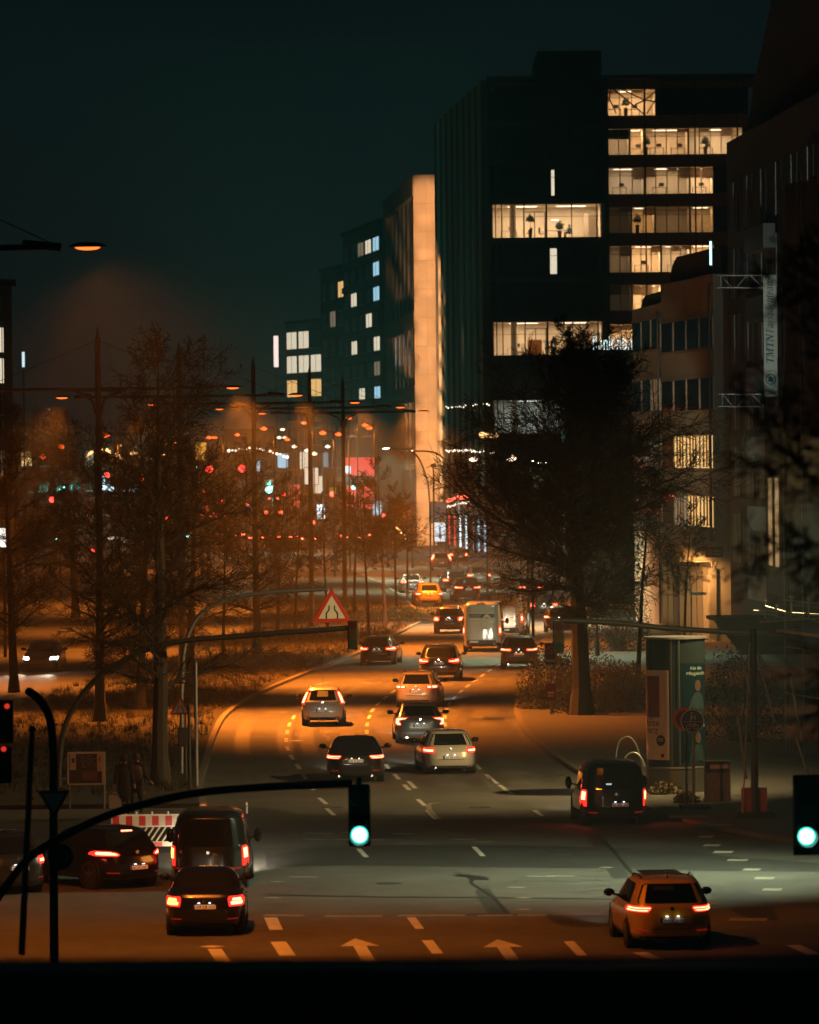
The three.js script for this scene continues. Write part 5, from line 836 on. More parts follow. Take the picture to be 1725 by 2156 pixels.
{ // yield sign seen from the front near the left edge
  const t = thing('yield_sign', 'grey give-way triangle pointing down on a dark post', 'road sign'); const p = at(114, 1684, 110); triSign(t, p, .58, false, true); part(t, 'post', cyl(.035, .035, p.y + .5, p.x + .02, (p.y + .5) / 2, -110.06, 8), M.darkpole);
  part(t, 'round_plate', disc(.25).translate(p.x + .12, p.y - 1.1, -109.96), M.steel); part(t, 'arrow_symbol', new THREE.TorusGeometry(.12, .03, 6, 16, 3.2).rotateZ(-1.4).translate(p.x + .12, p.y - 1.1, -109.93), M.rim);
}
{ const t = thing('curved_post', 'thick dark post bent over at its top near the left edge', 'post'); part(t, 'tube', poleThrough([[62, 1456], [84, 1474], [104, 1510], [112, 1580], [113, 1750], [114, 2050]], 116, .085), M.darkpole); part(t, 'end_cap', new THREE.SphereGeometry(.09, 10, 8).translate(...at(62, 1456, 116).toArray()), M.black); }
{ const t = thing('leaning_post', 'brownish leaning post in front of the waiting cars', 'post'); const a = at(46, 2010, 84), b = at(68, 1536, 84); part(t, 'tube', bar(a, b, .055, 10, .04), mat([.16, .10, .07], .6)); part(t, 'cap', new THREE.SphereGeometry(.06, 8, 6).translate(b.x, b.y, b.z), M.steel); }
{ // red signals at the left edge
  const t = thing('signal_post', 'dark signal post with two red lamps at the left edge', 'traffic light'); const p = at(-2, 1520, 108), q = at(-8, 1610, 108);
  part(t, 'pole', cyl(.07, .08, p.y + .8, p.x - .25, (p.y + .8) / 2, -108, 10), M.darkpole); part(t, 'signal_head', rbox(.55, .82, .25, p.x, p.y, -108, .04), M.black); part(t, 'signal_head', rbox(.6, .7, .25, q.x, q.y, -108, .04), M.black);
  for (const [u, v, m] of [[15, 1487, redLamp], [8, 1577, redLamp]]) { const c = at(u, v, 107.8); part(t, 'signal_lens', disc(.05, .03).translate(c.x, c.y, c.z), m); }
  for (const [u, v] of [[8, 1503], [4, 1594]]) { const c = at(u, v, 107.8); part(t, 'visor', box(.2, .06, .1, c.x, c.y, c.z), redLens); }
}
{ // construction barrier
  const d = 152, p0 = at(238, 1790, d), w = (405 - 238) * d / FOCAL, t = thing('construction_barrier', 'red and white striped construction barrier with lattice panel', 'barrier', V(p0.x, 0, -d));
  part(t, 'frame', merge([box(w, .05, .06, w / 2, 1.0, 0), box(w, .04, .05, w / 2, .70, 0), box(w, .04, .05, w / 2, .27, 0), box(.06, 1.0, .06, 0, .55, 0), box(.06, 1.0, .06, w, .55, 0)]), signWhite);
  for (let i = 0; i < 12; i++) part(t, 'stripe', box(w / 12 - .002, .26, .03, w * (i + .5) / 12, .85, .02), i % 2 ? mat([.66, .6, .48], .4) : mat([.55, .02, .025], .4));
  for (let i = 0; i < 8; i++) part(t, 'stripe', box(w / 8 - .002, .12, .03, w * (i + .5) / 8, .22, .02), i % 2 ? mat([.66, .6, .48], .4) : mat([.6, .06, .03], .4));
  for (let i = 0; i < 13; i++) part(t, 'lattice_bar', bar(V(w * i / 13 + .02, .29, 0), V(Math.min(w, w * i / 13 + .28), .68, 0), .03, 6), mat([.6, .54, .42], .5));
  for (const x of [.2, w - .2]) part(t, 'foot', rbox(.3, .1, .8, x, .06, 0, .02), M.rubber);
  for (let i = 0; i < 4; i++) part(t, 'knob', cyl(.03, .03, .07, w * (.3 + i * .2), 1.06, 0, 8), signWhite);
}
for (const [u, v, d, l] of [[428, 1706, 163, 'orange warning beacon on a rail past the barrier'], [520, 1700, 168, 'slim white marker post past the barrier']]) { const p = at(u, v, d); const t = thing(u < 500 ? 'warning_beacon' : 'marker_post', l, 'beacon', V(p.x, 0, -d)); part(t, 'post', cyl(.03, .03, p.y + (u < 500 ? -.05 : .1), 0, (p.y - .05) / 2, 0, 8), signWhite); part(t, 'lamp_body', u < 500 ? rbox(.22, .28, .14, 0, p.y + .08, 0, .06) : box(.06, .1, .06, 0, p.y + .1, 0), mat([.7, .22, .02], .3)); }
{ // glazed notice board
  const d = 171, p = at(183, 1618, d), t = thing('notice_board', 'pale framed notice board with glass display on the plaza', 'notice board', V(p.x, 0, -d)); const w = 78 * d / FOCAL, h = 66 * d / FOCAL, y = p.y;
  part(t, 'frame', merge([box(w, .05, .1, 0, y + h / 2, 0), box(w, .04, .1, 0, y - h / 2, 0), box(.05, h, .1, -w / 2, y, 0), box(.1, h, .1, w / 2 - .05, y, 0)]), signWhite); part(t, 'display', box(w - .1, h - .06, .03, 0, y, -.03), new THREE.MeshStandardMaterial({ roughness: .3, map: canvasTex(256, 200, (x, W, H) => { x.fillStyle = '#3a2a22'; x.fillRect(0, 0, W, H); x.fillStyle = '#d9cdbb'; x.fillRect(0, 0, 46, 110); x.fillRect(206, 0, 50, 120); x.fillStyle = '#1a1512'; x.fillRect(52, 6, 148, 100); const r = rng(3); for (let i = 0; i < 120; i++) { x.fillStyle = r() < .5 ? '#b98a6a' : '#5b5146'; x.fillRect(56 + r() * 135, 10 + Math.floor(r() * 9) * 10, 4 + r() * 12, 4); } x.fillStyle = '#7b5138'; x.fillRect(96, 120, 110, 60); x.fillStyle = '#222'; x.fillRect(14, 30, 22, 30); x.fillRect(222, 18, 6, 40); }) }));
  for (const s of [-1, 1]) part(t, 'leg', cyl(.03, .03, y - h / 2, s * (w / 2 - .04), (y - h / 2) / 2, 0, 8), M.galv);
}
{ // advertising column
  const b = ground(1427, 1668, .125), R = .95, H = 4.75, t = thing('advertising_column', 'glossy round advertising column with posters on the pavement', 'advertising column', V(b.x, .125, b.z - .6));
  part(t, 'drum', cyl(R - .04, R - .04, H - .8, 0, .75 + (H - .8) / 2, 0, 48), mat([.02, .03, .032], .15, .3)); part(t, 'plinth', cyl(R, R, .72, 0, .36, 0, 48), mat([.20, .19, .17], .3, .8)); part(t, 'crown_ring', cyl(R + .02, R + .02, .06, 0, H - .02, 0, 48), M.galv); part(t, 'ring', cyl(R + .01, R + .01, .05, 0, .76, 0, 48), M.galv);
  const poster = (a0, a1, y0, y1, draw, w, h, nm) => part(t, nm, new THREE.CylinderGeometry(R - .03, R - .03, y1 - y0, 20, 1, true, a0, a1 - a0).translate(0, (y0 + y1) / 2, 0), new THREE.MeshPhysicalMaterial({ roughness: .25, clearcoat: .6, clearcoatRoughness: .1, map: canvasTex(w, h, draw) }));
  poster(-1.5, -.28, 1.0, 3.75, (x, W, H2) => { x.fillStyle = '#d8b79a'; x.fillRect(0, 0, W, H2); x.fillStyle = '#7e2a22'; x.fillRect(0, 40, W * .72, H2 * .46); x.fillStyle = '#8a2733'; x.font = 'bold 46px sans-serif'; x.fillText('IM', 70, 330); x.fillText('FESTEN', 20, 376); x.fillText('NETZ', 55, 424); x.fillStyle = '#15110f'; x.beginPath(); x.arc(190, 470, 36, 0, 7); x.fill(); x.fillStyle = '#c9ac90'; x.fillRect(168, 456, 44, 6); x.fillRect(168, 470, 44, 5); x.fillStyle = '#221814'; x.beginPath(); x.arc(205, 570, 13, 0, 7); x.fill(); }, 256, 600, 'poster');
  for (const [ya, yb] of [[.95, 2.35], [2.55, 3.95]]) poster(.12, 1.35, ya, yb, (x, W, H2) => { x.fillStyle = '#0b1d25'; x.fillRect(0, 0, W, H2); x.fillStyle = '#7f8f88'; x.font = 'bold 34px sans-serif'; x.fillText('Für die', 70, 50); x.fillText('Pflegekräfte', 40, 92, 190); x.fillStyle = '#4a372c'; x.beginPath(); x.ellipse(140, 175, 30, 44, 0, 0, 7); x.fill(); x.fillStyle = '#26363a'; x.beginPath(); x.moveTo(60, 360); x.quadraticCurveTo(80, 230, 140, 226); x.quadraticCurveTo(200, 230, 220, 360); x.fill(); }, 256, 360, 'poster');
  for (const a of [-.2, .06]) part(t, 'edge_strip', new THREE.CylinderGeometry(R, R, H - .9, 4, 1, true, a, .04).translate(0, .8 + (H - .9) / 2, 0), M.steel);
}
{ // blue shared path sign and red-rimmed sign
  const d = 166, p = at(1458, 1518, d), b = at(1470, 1690, d), t = thing('path_sign', 'round blue sign with walkers above a bicycle on a post', 'road sign');
  part(t, 'post', cyl(.04, .04, p.y + .4, p.x + .02, (p.y + .4) / 2, -d - .05, 8), M.galv); part(t, 'base_plate', rbox(.9, .12, .5, p.x + .05, .19, -d - .05, .03), M.rubber);
  const pl = part(t, 'sign_plate', disc(.34).translate(p.x, p.y, -d), signWhite); part(pl, 'sign_face', new THREE.CylinderGeometry(.32, .32, .02, 32).rotateX(Math.PI / 2).translate(p.x, p.y, -d + .008), signBlue); const wl = mat([.5, .52, .52], .5), q = (x, y) => V(p.x + x, p.y + y, -d + .022);
  part(pl, 'divider', box(.56, .015, .006, p.x, p.y - .02, -d + .022), wl);
  part(pl, 'walker_symbol', merge([bar(q(-.04, .03), q(-.02, .17), .03, 6), new THREE.SphereGeometry(.035, 8, 6).translate(p.x - .02, p.y + .22, -d + .022), bar(q(.08, .03), q(.08, .11), .022, 6), new THREE.SphereGeometry(.025, 8, 6).translate(p.x + .08, p.y + .145, -d + .022), bar(q(-.02, .14), q(.07, .09), .012, 5), bar(q(-.05, .03), q(-.07, .0), .015, 5)]), wl);
  part(pl, 'bicycle_symbol', merge([new THREE.TorusGeometry(.07, .012, 6, 18).translate(p.x - .11, p.y - .17, -d + .022), new THREE.TorusGeometry(.07, .012, 6, 18).translate(p.x + .11, p.y - .17, -d + .022), bar(q(-.11, -.17), q(-.04, -.08), .01, 5), bar(q(-.04, -.08), q(.08, -.08), .01, 5), bar(q(-.02, -.17), q(.08, -.08), .01, 5), bar(q(.08, -.06), q(.11, -.17), .01, 5)]), mat([.5, .36, .3], .5));
  const t2 = thing('round_sign', 'round red-rimmed sign half hidden behind the blue path sign', 'road sign'), c = at(1441, 1514, d + 1.2); part(t2, 'post', cyl(.035, .035, c.y + .3, c.x + .05, (c.y + .3) / 2, -d - 1.25, 8), M.steel); part(t2, 'sign_plate', disc(.34).translate(c.x, c.y, -d - 1.2), signRed); part(t2, 'sign_face', disc(.25).translate(c.x, c.y, -d - 1.19), mat([.12, .05, .04], .5));
}
{ // utility cabinet
  const b = ground(1512, 1688, .125), t = thing('utility_cabinet', 'grey utility cabinet with black bill-pasted top', 'cabinet', V(b.x, .125, b.z - .3), .05); part(t, 'body', rbox(.76, .86, .4, 0, .43, 0, .02), mottled([.25, .25, .23], .25, [[8, 1], [40, 1]], 91, 1, .6)); part(t, 'upper_box', rbox(.74, .3, .4, 0, 1.02, 0, .02), mottled([.06, .06, .06], .6, [[8, 1], [40, 1]], 93, 1, .6)); part(t, 'lid', box(.8, .04, .46, 0, 1.19, 0), M.steel); part(t, 'sticker', box(.55, .12, .012, .04, 1.04, .21), signWhite); part(t, 'plinth', box(.8, .1, .44, 0, .05, 0), B.concrete);
}
{ // bin with leaning pole and weighted base
  const b = ground(1590, 1722, .125), t = thing('signal_mast', 'mobile mast on a weighted black base with red control box', 'mast', V(b.x, .125, b.z)); part(t, 'base', (() => { const g = cyl(.55, .62, .14, 0, .07, 0, 20); g.scale(1, 1, .8); return g; })(), M.rubber); part(t, 'mast', cyl(.09, .11, 5.4, 0, 2.7, 0, 12), M.darkpole); part(t, 'control_box', rbox(.72, .68, .35, .0, .5, -.35, .03), mat([.34, .06, .025], .5)); part(t, 'stay', bar(V(-.35, .1, 0), V(-.1, 5, 0), .02, 6), M.galv);
}
for (const [u, v, l] of [[1333, 1655, 'pale cycle hoop beside the advertising column'], [1320, 1618, 'pale cycle hoop further back on the pavement']]) { const p = ground(u, v, .125); const t = thing('cycle_stand', l, 'cycle stand', V(p.x, .125, p.z)); part(t, 'hoop', tube([V(-.38, 0, 0), V(-.33, .55, 0), V(-.2, .95, 0), V(.05, 1.05, 0), V(.25, .9, 0), V(.5, .2, 0), V(.55, 0, 0)], .03, 30, 8), M.galv); part(t, 'foot_plate', box(.16, .02, .16, -.38, .01, 0), M.steel); }
{ // taxi rank sign
  const d = 226, p = at(1159, 1377, d), t = thing('taxi_sign', 'blue rectangular taxi rank sign on a post in the hedge', 'road sign'); part(t, 'post', cyl(.035, .035, p.y + .4, p.x, (p.y + .4) / 2, -d - .04, 8), M.steel); part(t, 'sign_plate', box(.46, .9, .02, p.x, p.y, -d), new THREE.MeshStandardMaterial({ roughness: .5, map: canvasTex(96, 192, (x, w, h) => { x.fillStyle = '#0d2038'; x.fillRect(0, 0, w, h); x.strokeStyle = '#7e8d96'; x.lineWidth = 4; x.strokeRect(4, 4, w - 8, h - 8); x.strokeStyle = '#9a2c22'; x.lineWidth = 9; x.beginPath(); x.arc(48, 64, 30, 0, 7); x.moveTo(28, 42); x.lineTo(68, 86); x.stroke(); x.fillStyle = '#aeb8bb'; x.font = 'bold 34px sans-serif'; x.textAlign = 'center'; x.fillText('TAXI', 48, 164, 80); }) }));
  const q = at(1160, 1457, d), t2 = thing('red_notice', 'small red notice plate below the taxi rank sign', 'sign'); part(t2, 'plate', box(.42, .68, .02, q.x, q.y, -d + .02), new THREE.MeshStandardMaterial({ roughness: .6, map: canvasTex(64, 96, (x, w, h) => { x.fillStyle = '#6b1a14'; x.fillRect(0, 0, w, h); x.fillStyle = '#b9a898'; x.fillRect(12, 46, 40, 14); x.fillRect(12, 66, 34, 8); }) })); part(t2, 'post', cyl(.03, .03, q.y, q.x + .1, q.y / 2, -d - .03, 6), M.steel);
}
{ // street name plates
  const d = 296, p = at(1464, 1250, d), t = thing('street_name_sign', 'two street name plates on a thin post by the shop', 'sign'); part(t, 'post', cyl(.03, .03, p.y + .4, p.x - .2, (p.y + .4) / 2, -d - .02, 6), M.steel); part(t, 'name_plate', box(.85, .15, .02, p.x + .15, p.y, -d), mat([.12, .13, .13], .5)); part(t, 'name_plate', box(.4, .14, .02, p.x - .45, p.y + .22, -d), mat([.14, .14, .13], .5));
}
{ // parapet of the bridge ahead of the viewpoint
  const a = at(-140, 2026, 31), b = at(1860, 2046, 31); const s = new THREE.Shape([[a.x - 8, a.y + .02], [b.x + 8, b.y - .02], [b.x + 8, 0], [a.x - 8, 0]].map(p => new THREE.Vector2(...p)));
  const t = thing('bridge_parapet', 'black parapet of a bridge crossing close below the viewpoint', 'parapet', V(0, 0, -31)); part(t, 'wall', new THREE.ExtrudeGeometry(s, { depth: .5, bevelEnabled: true, bevelSize: .03, bevelThickness: .03, bevelSegments: 2 }), B.metal); part(t, 'coping', bar(V(a.x - 8, a.y + .01, -.1), V(b.x + 8, b.y - .03, -.1), .05, 8), B.metal);
}
// ---------- far street: lamps, signals, signs, strings of lights ----------
arcLamp(kx(905, 430), -430, 10.9, -3.0, 'curved white lamp standing before the pale slab', 1500);
arcLamp(kx(962, 470), -470, 10.7, -3.6, 'curved white lamp with the longest arm before the tower front', 1500);
arcLamp(kx(868, 520), -520, 10.9, -2.2, 'curved white lamp left of the pale slab', 500);
function farLamp(u, v, d, m, cd, col, label) {
  const p = at(u, v, d), t = thing('far_street_lamp', label, 'street lamp', V(p.x, 0, -d), 0, 'small far lamps at the end of the street'); part(t, 'mast', merge([cyl(.06, .09, p.y + .1, .9, (p.y + .1) / 2, 0, 6), bar(V(.9, p.y + .08, 0), V(.2, p.y + .12, 0), .05, 6)]), M.darkpole);
  const hd = part(t, 'lamp_head', box(.75, .1, .35, 0, p.y + .1, 0), M.steel); part(hd, 'lamp_lens', (() => { const g = new THREE.SphereGeometry(.5, 10, 6); g.scale(.6, .36, .5); g.translate(0, p.y, 0); return g; })(), m); if (cd) spot(V(p.x, p.y - .3, -d), V(p.x, 0, -d), col, cd, 1.25, .8, 8);
}
const soB = glow([1, .12, .018], 3.4), whB = glow([1, .72, .46], 4);
[[680, 911, 480, 1], [713, 914, 500, 1], [769, 895, 540, 1], [778, 901, 560, 0], [556, 902, 520, 1], [222, 916, 400, 1], [215, 915, 410, 0], [440, 921, 560, 0], [452, 920, 575, 1]].forEach(([u, v, d, k], i) => farLamp(u, v, d, soB, k ? 1200 : 0, SODIUM, `small orange street lamp glowing ${['between the fourth and fifth masts', 'close beside the fifth mast', 'before the stepped brown block', 'low beside its twin at the stepped block', 'beyond the third mast', 'behind the first mast', 'touching the first mast', 'over the crossing with red signals', 'right of its twin over the red signals'][i]}`));
[[595, 904, 700], [690, 940, 640], [662, 955, 600], [620, 940, 660], [997, 967, 400], [1077, 965, 330], [588, 921, 720], [646, 948, 680], [600, 921, 730]].forEach(([u, v, d], i) => farLamp(u, v, d, whB, 0, LEDW, `small white street lamp ${['at the lit corner block', 'under the orange lamps by the fifth mast', 'between the third and fourth masts', 'over the far green signal', 'against the tower street front', 'within the large bare tree', 'just below the corner block', 'near the far bus lane', 'furthest down the street'][i]}`));
function farSignal(u, v, d, lit, label, k = 1) {
  const p = at(u, v, d), t = thing('far_signal', label, 'traffic light', V(p.x, 0, -d), 0, 'far traffic signals'); part(t, 'pole', cyl(.07, .09, p.y, .35, p.y / 2, -.05, 6), M.darkpole); part(t, 'signal_head', rbox(.4, 1.05, .25, 0, p.y + (lit === 1 ? .3 : -.3), 0, .03), M.black); part(t, 'signal_lens', new THREE.SphereGeometry((lit === 1 ? .27 : .25) * k, 12, 8).translate(0, p.y, .14), lit === 1 ? glow([.22, 1, .82], 9) : glow([1, .04, .03], 12));
  if (k === 1.5 && lit === 1) { const l = new THREE.PointLight(C(.1, 1, .72), 420); l.position.set(p.x, p.y + .2, -d + .7); l.shadow.radius = 8; l.castShadow = true; scene.add(l); }
  if (k >= .8) spot(V(p.x, p.y, -d + .45), V(p.x, p.y + 6.5, -d + 12), lit === 1 ? [.12, 1, .75] : [1, .05, .04], lit === 1 ? 7000 * k : 90 * k, .62, .7, 8);
}
farSignal(567, 1030, 600, 1, 'far green signal with the widest teal halo', 1.5); farSignal(745, 1026, 600, 1, 'far green signal before the red storefront', .8); farSignal(510, 987, 560, 2, 'far red signal standing alone left of the third mast', 1.5); farSignal(441, 988, 560, 2, 'far red signal beside the orange lit window', 1.5); farSignal(430, 1040, 560, 2, 'lower far red signal under the crossing'); farSignal(700, 1040, 560, 2, 'small far red signal by the yellow box'); farSignal(226, 1000, 520, 2, 'far red signal seen through the tall lime'); farSignal(110, 1052, 520, 2, 'far red signal behind the leftmost trees');
for (const [u, v, d, l] of [[412, 1028, 560, 'among the lower signals'], [300, 1010, 540, 'by the tall lime crown'], [598, 1042, 640, 'beside the far bus'], [470, 1055, 560, 'over the far queue'], [660, 1100, 600, 'beside the blue poster'], [350, 1092, 520, 'low beyond the third mast'], [195, 1160, 470, 'low behind the display board tree'], [520, 1062, 600, 'left of the far bus'], [808, 1085, 520, 'by the blue poster panel']]) farSignal(u, v, d, 2, `small far red lamp ${l}`, .7);
farSignal(415, 985, 570, 1, 'small far green signal next to the red one', .5); farSignal(118, 1135, 480, 1, 'low far green signal among the leftmost twigs', .45); farSignal(395, 1128, 500, 1, 'low far green signal right of the tall lime', .5);
[[130, 940, 430], [330, 905, 520], [605, 925, 620], [640, 890, 600], [500, 915, 640], [370, 930, 640], [90, 962, 450], [735, 880, 620]].forEach(([u, v, d], i) => farLamp(u, v, d, soB, i % 2 ? 900 : 0, SODIUM, `small orange lamp ${['over the leftmost trees', 'above the red signals', 'before the lit corner block', 'between the far pair of masts', 'over the far queue', 'behind the second mast', 'low at the left block', 'beneath the stepped block'][i]}`));
function litSign(u0, v0, u1, v1, d, m, name, label, cat = 'sign', legs = true) {
  const a = at(u0, v1, d), b = at(u1, v0, d), t = thing(name, label, cat, V((a.x + b.x) / 2, 0, -d)); part(t, 'sign_panel', box(b.x - a.x, b.y - a.y, .15, 0, (a.y + b.y) / 2, 0), m); part(t, 'surround', box(b.x - a.x + .16, b.y - a.y + .16, .1, 0, (a.y + b.y) / 2, -.06), M.darkpole); if (legs) part(t, 'leg', box(.16, Math.max(.2, a.y), .1, 0, a.y / 2, -.06), M.darkpole); return t;
}
litSign(914, 1100, 938, 1140, 560, new THREE.MeshStandardMaterial({ color: C(.1, .1, .1), emissive: C(1, 1, 1), emissiveIntensity: 1.3, emissiveMap: canvasTex(64, 112, (x, w, h) => { x.fillStyle = '#dfe9ea'; x.fillRect(0, 0, w, h); x.fillStyle = '#3d6f95'; x.fillRect(28, 22, 12, 62); x.fillStyle = '#20384a'; x.fillRect(25, 80, 18, 14); }) }), 'light_poster', 'white backlit street poster under the bus stop board', 'poster');
litSign(905, 1058, 939, 1099, 565, new THREE.MeshStandardMaterial({ roughness: .6, map: canvasTex(96, 112, (x, w, h) => { x.fillStyle = '#d6cfc2'; x.fillRect(0, 0, w, h); x.fillStyle = '#6a87a5'; x.fillRect(36, 26, 24, 34); x.fillStyle = '#d6cfc2'; x.fillRect(42, 32, 5, 20); x.fillStyle = '#d88a1c'; x.fillRect(60, 76, 28, 32); }) }), 'stop_board', 'pale roadside board with blue bus pictogram and orange corner', 'sign');
litSign(411, 932, 435, 970, 640, glow([1, .45, .06], 1.1), 'light_poster', 'orange backlit panel above the red signals', 'poster');
litSign(0, 1112, 17, 1152, 300, glow([1, .95, .85], 1.5), 'light_poster', 'white backlit poster cut by the left edge', 'poster');
litSign(731, 963, 732, 964, 700, B.redWin, 'brake_sign', 'tiny red lamp on the storefront corner', 'sign', false);
litSign(577, 707, 586, 773, 860, glow([1, .78, .7], 1.6), 'light_pylon', 'tall pinkish light pylon above the corner block', 'sign');
litSign(47, 741, 52, 773, 500, glow([.7, .95, 1], 1.2), 'light_pylon', 'thin bluish light strip right of the tall left block', 'sign');
litSign(585, 955, 606, 985, 820, B.blueWin, 'lit_shopfront', 'bluish lit shop panel beside the far green signal', 'sign'); litSign(642, 985, 670, 1020, 700, B.whiteWin, 'lit_shopfront', 'cream lit shop panel between the far masts', 'sign'); litSign(668, 1062, 684, 1092, 640, B.cool, 'light_poster', 'bluish poster panel by the fourth mast', 'poster'); litSign(786, 1055, 803, 1085, 600, B.blueWin, 'light_poster', 'blue poster panel right of the red storefront', 'poster'); litSign(610, 1020, 632, 1072, 760, glow([1, .16, .08], .7), 'lit_shopfront', 'red lit shop front beside the bus', 'sign'); litSign(694, 1026, 708, 1048, 600, mat([.7, .4, .03], .5), 'yellow_box', 'yellow box on a post between the masts', 'sign');
function lightString(pts, n, m, label, r = .075) {
  const t = thing('string_of_lights', label, 'string lights'), cv = new THREE.CatmullRomCurve3(pts), q = cv.getPoints(n); part(t, 'cable', new THREE.TubeGeometry(cv, 24, .015, 4), M.darkpole); const rr = rng(pts[0].x * 100 | 0); for (const p of q) if (rr() < .8) part(t, 'bulb', new THREE.SphereGeometry(r * (.6 + rr() * .7), 6, 5).translate(p.x, p.y - .15 - rr() * .2, p.z), m);
}
const amberB = glow([1, .5, .18], 4), redB = glow([1, .10, .05], 5), whiteB = glow([1, .8, .58], 3);
const fx = (u, v, d) => at(u, v, d);
lightString([fx(940, 853, 600), fx(985, 850, 570), fx(1030, 846, 548)], 22, whiteB, 'string of small white lights high on the tower front'); lightString([fx(940, 945, 600), fx(985, 944, 570), fx(1040, 948, 546)], 34, whiteB, 'string of small white lights midway on the tower front'); lightString([fx(1012, 911, 548), fx(1025, 909, 546), fx(1045, 912, 545)], 16, amberB, 'dense cluster of amber lights at the tower corner', .2); lightString([fx(942, 1050, 600), fx(960, 1044, 585), fx(985, 1040, 570)], 30, redB, 'string of red festive lights over the shop fronts', .14); lightString([fx(942, 1062, 600), fx(965, 1056, 580), fx(990, 1052, 568)], 26, whiteB, 'string of white festive lights over the shop fronts'); lightString([fx(475, 946, 700), fx(540, 940, 690), fx(605, 958, 680)], 18, whiteB, 'string of white lights across the far crossing', .16); lightString([fx(180, 955, 520), fx(215, 940, 530), fx(260, 960, 540)], 16, amberB, 'string of amber lights behind the tall lime', .15); lightString([fx(255, 935, 560), fx(300, 958, 560), fx(345, 950, 570)], 12, amberB, 'second string of amber lights behind the tall lime', .15);
lightString([fx(215, 1020, 520), fx(245, 1024, 520), fx(292, 1030, 530)], 14, glow([.7, .95, 1], 4), 'string of bluish lights behind the tall lime trunk', .18); lightString([fx(230, 1125, 460), fx(268, 1130, 460), fx(300, 1150, 470)], 26, whiteB, 'tangle of white shop lights low behind the tall lime', .14); lightString([fx(415, 1080, 520), fx(440, 1078, 520), fx(475, 1082, 525)], 18, redB, 'row of small red lamps low under the far red signals', .13); lightString([fx(425, 1030, 520), fx(432, 1050, 520), fx(438, 1066, 520)], 10, redB, 'column of small red lamps under the far red signals', .16); lightString([fx(830, 1100, 470), fx(850, 1120, 470), fx(868, 1150, 470)], 16, amberB, 'few amber lamps behind the bushy median tree', .07);
// letters on the dark pavilion
{ const font = await new FontLoader().loadAsync('fonts/droid/droid_sans_regular.typeface.json'); const d = 400, g = new TextGeometry('flonlohbn', { font, size: .92, depth: .08, curveSegments: 4 }); g.computeBoundingBox(); const w = kx(1334, d) - kx(1250, d); g.scale(w / (g.boundingBox.max.x - g.boundingBox.min.x), 1, 1); g.translate(kx(1250, d), ky(741, d), -d + .15); single('sign_letters', 'white glowing letters along the roof of the black pavilion', 'sign', g, glow([.75, 1, 1], 1.6)); }
// ---------- far queue of cars ----------
{
  const mk = (o) => car({ L: 4.4, W: 1.8, H: 1.5, beam: 0, fin: 0, plateLit: 0, far: 1, h: 0, group: 'far queue of cars with red lamps', ...o }).t;
  const a = mk({ shape: 'hatch', u: 560, v: 1142, c: [.2, .2, .2], tail: TL.block, plate: 'HH A 1', label: 'small far car with red lamps in the distant queue', name: 'far_car' });
  const b = mk({ shape: 'suv', u: 600, v: 1146, c: [.02, .02, .02], tail: TL.twin, plate: 'HH B 2', label: 'small far car with red lamps in the distant queue', name: 'far_car' });
  [[528, 1140], [640, 1144], [668, 1141], [690, 1146], [716, 1140], [735, 1143], [752, 1136], [582, 1136], [655, 1134], [545, 1132], [725, 1132], [505, 1136], [612, 1139], [626, 1131], [678, 1133], [703, 1134], [745, 1147], [765, 1141], [570, 1130], [538, 1147], [775, 1133], [485, 1141], [598, 1128], [650, 1149]].forEach(([u, v], i) => copy(i % 2 ? a : b, null, ground(u, v), (i % 5 - 2) * .05));
  const bus = thing('bus', 'far bus with four bright red rear lamps under the green signal', 'bus', (() => { const p = at(576, 1072, 780); p.y = (780 - 719) * .024; return p; })());
  part(bus, 'body', rbox(2.5, 3.0, 10, 0, 1.9, -5, .15), mat([.25, .03, .03], .4)); part(bus, 'rear_window', box(2.0, .9, .04, 0, 2.6, .02), M.glassDark); for (const [x, y, k] of [[-1, 1.0, .3], [1, 1.0, .3], [-.6, 2.9, .2], [.6, 2.9, .2]]) part(bus, 'tail_light', new THREE.SphereGeometry(k, 8, 6).scale(1, .8, .4).translate(x, y, .03), glow([1, .10, .05], 9)); for (const x of [-1, 1]) part(bus, 'wheel', cyl(.5, .5, .3, 0, 0, 0, 16).rotateZ(Math.PI / 2).translate(x, .5, -1.5), M.rubber); part(bus, 'bumper', box(2.4, .3, .1, 0, .55, .05), M.plastic);
}
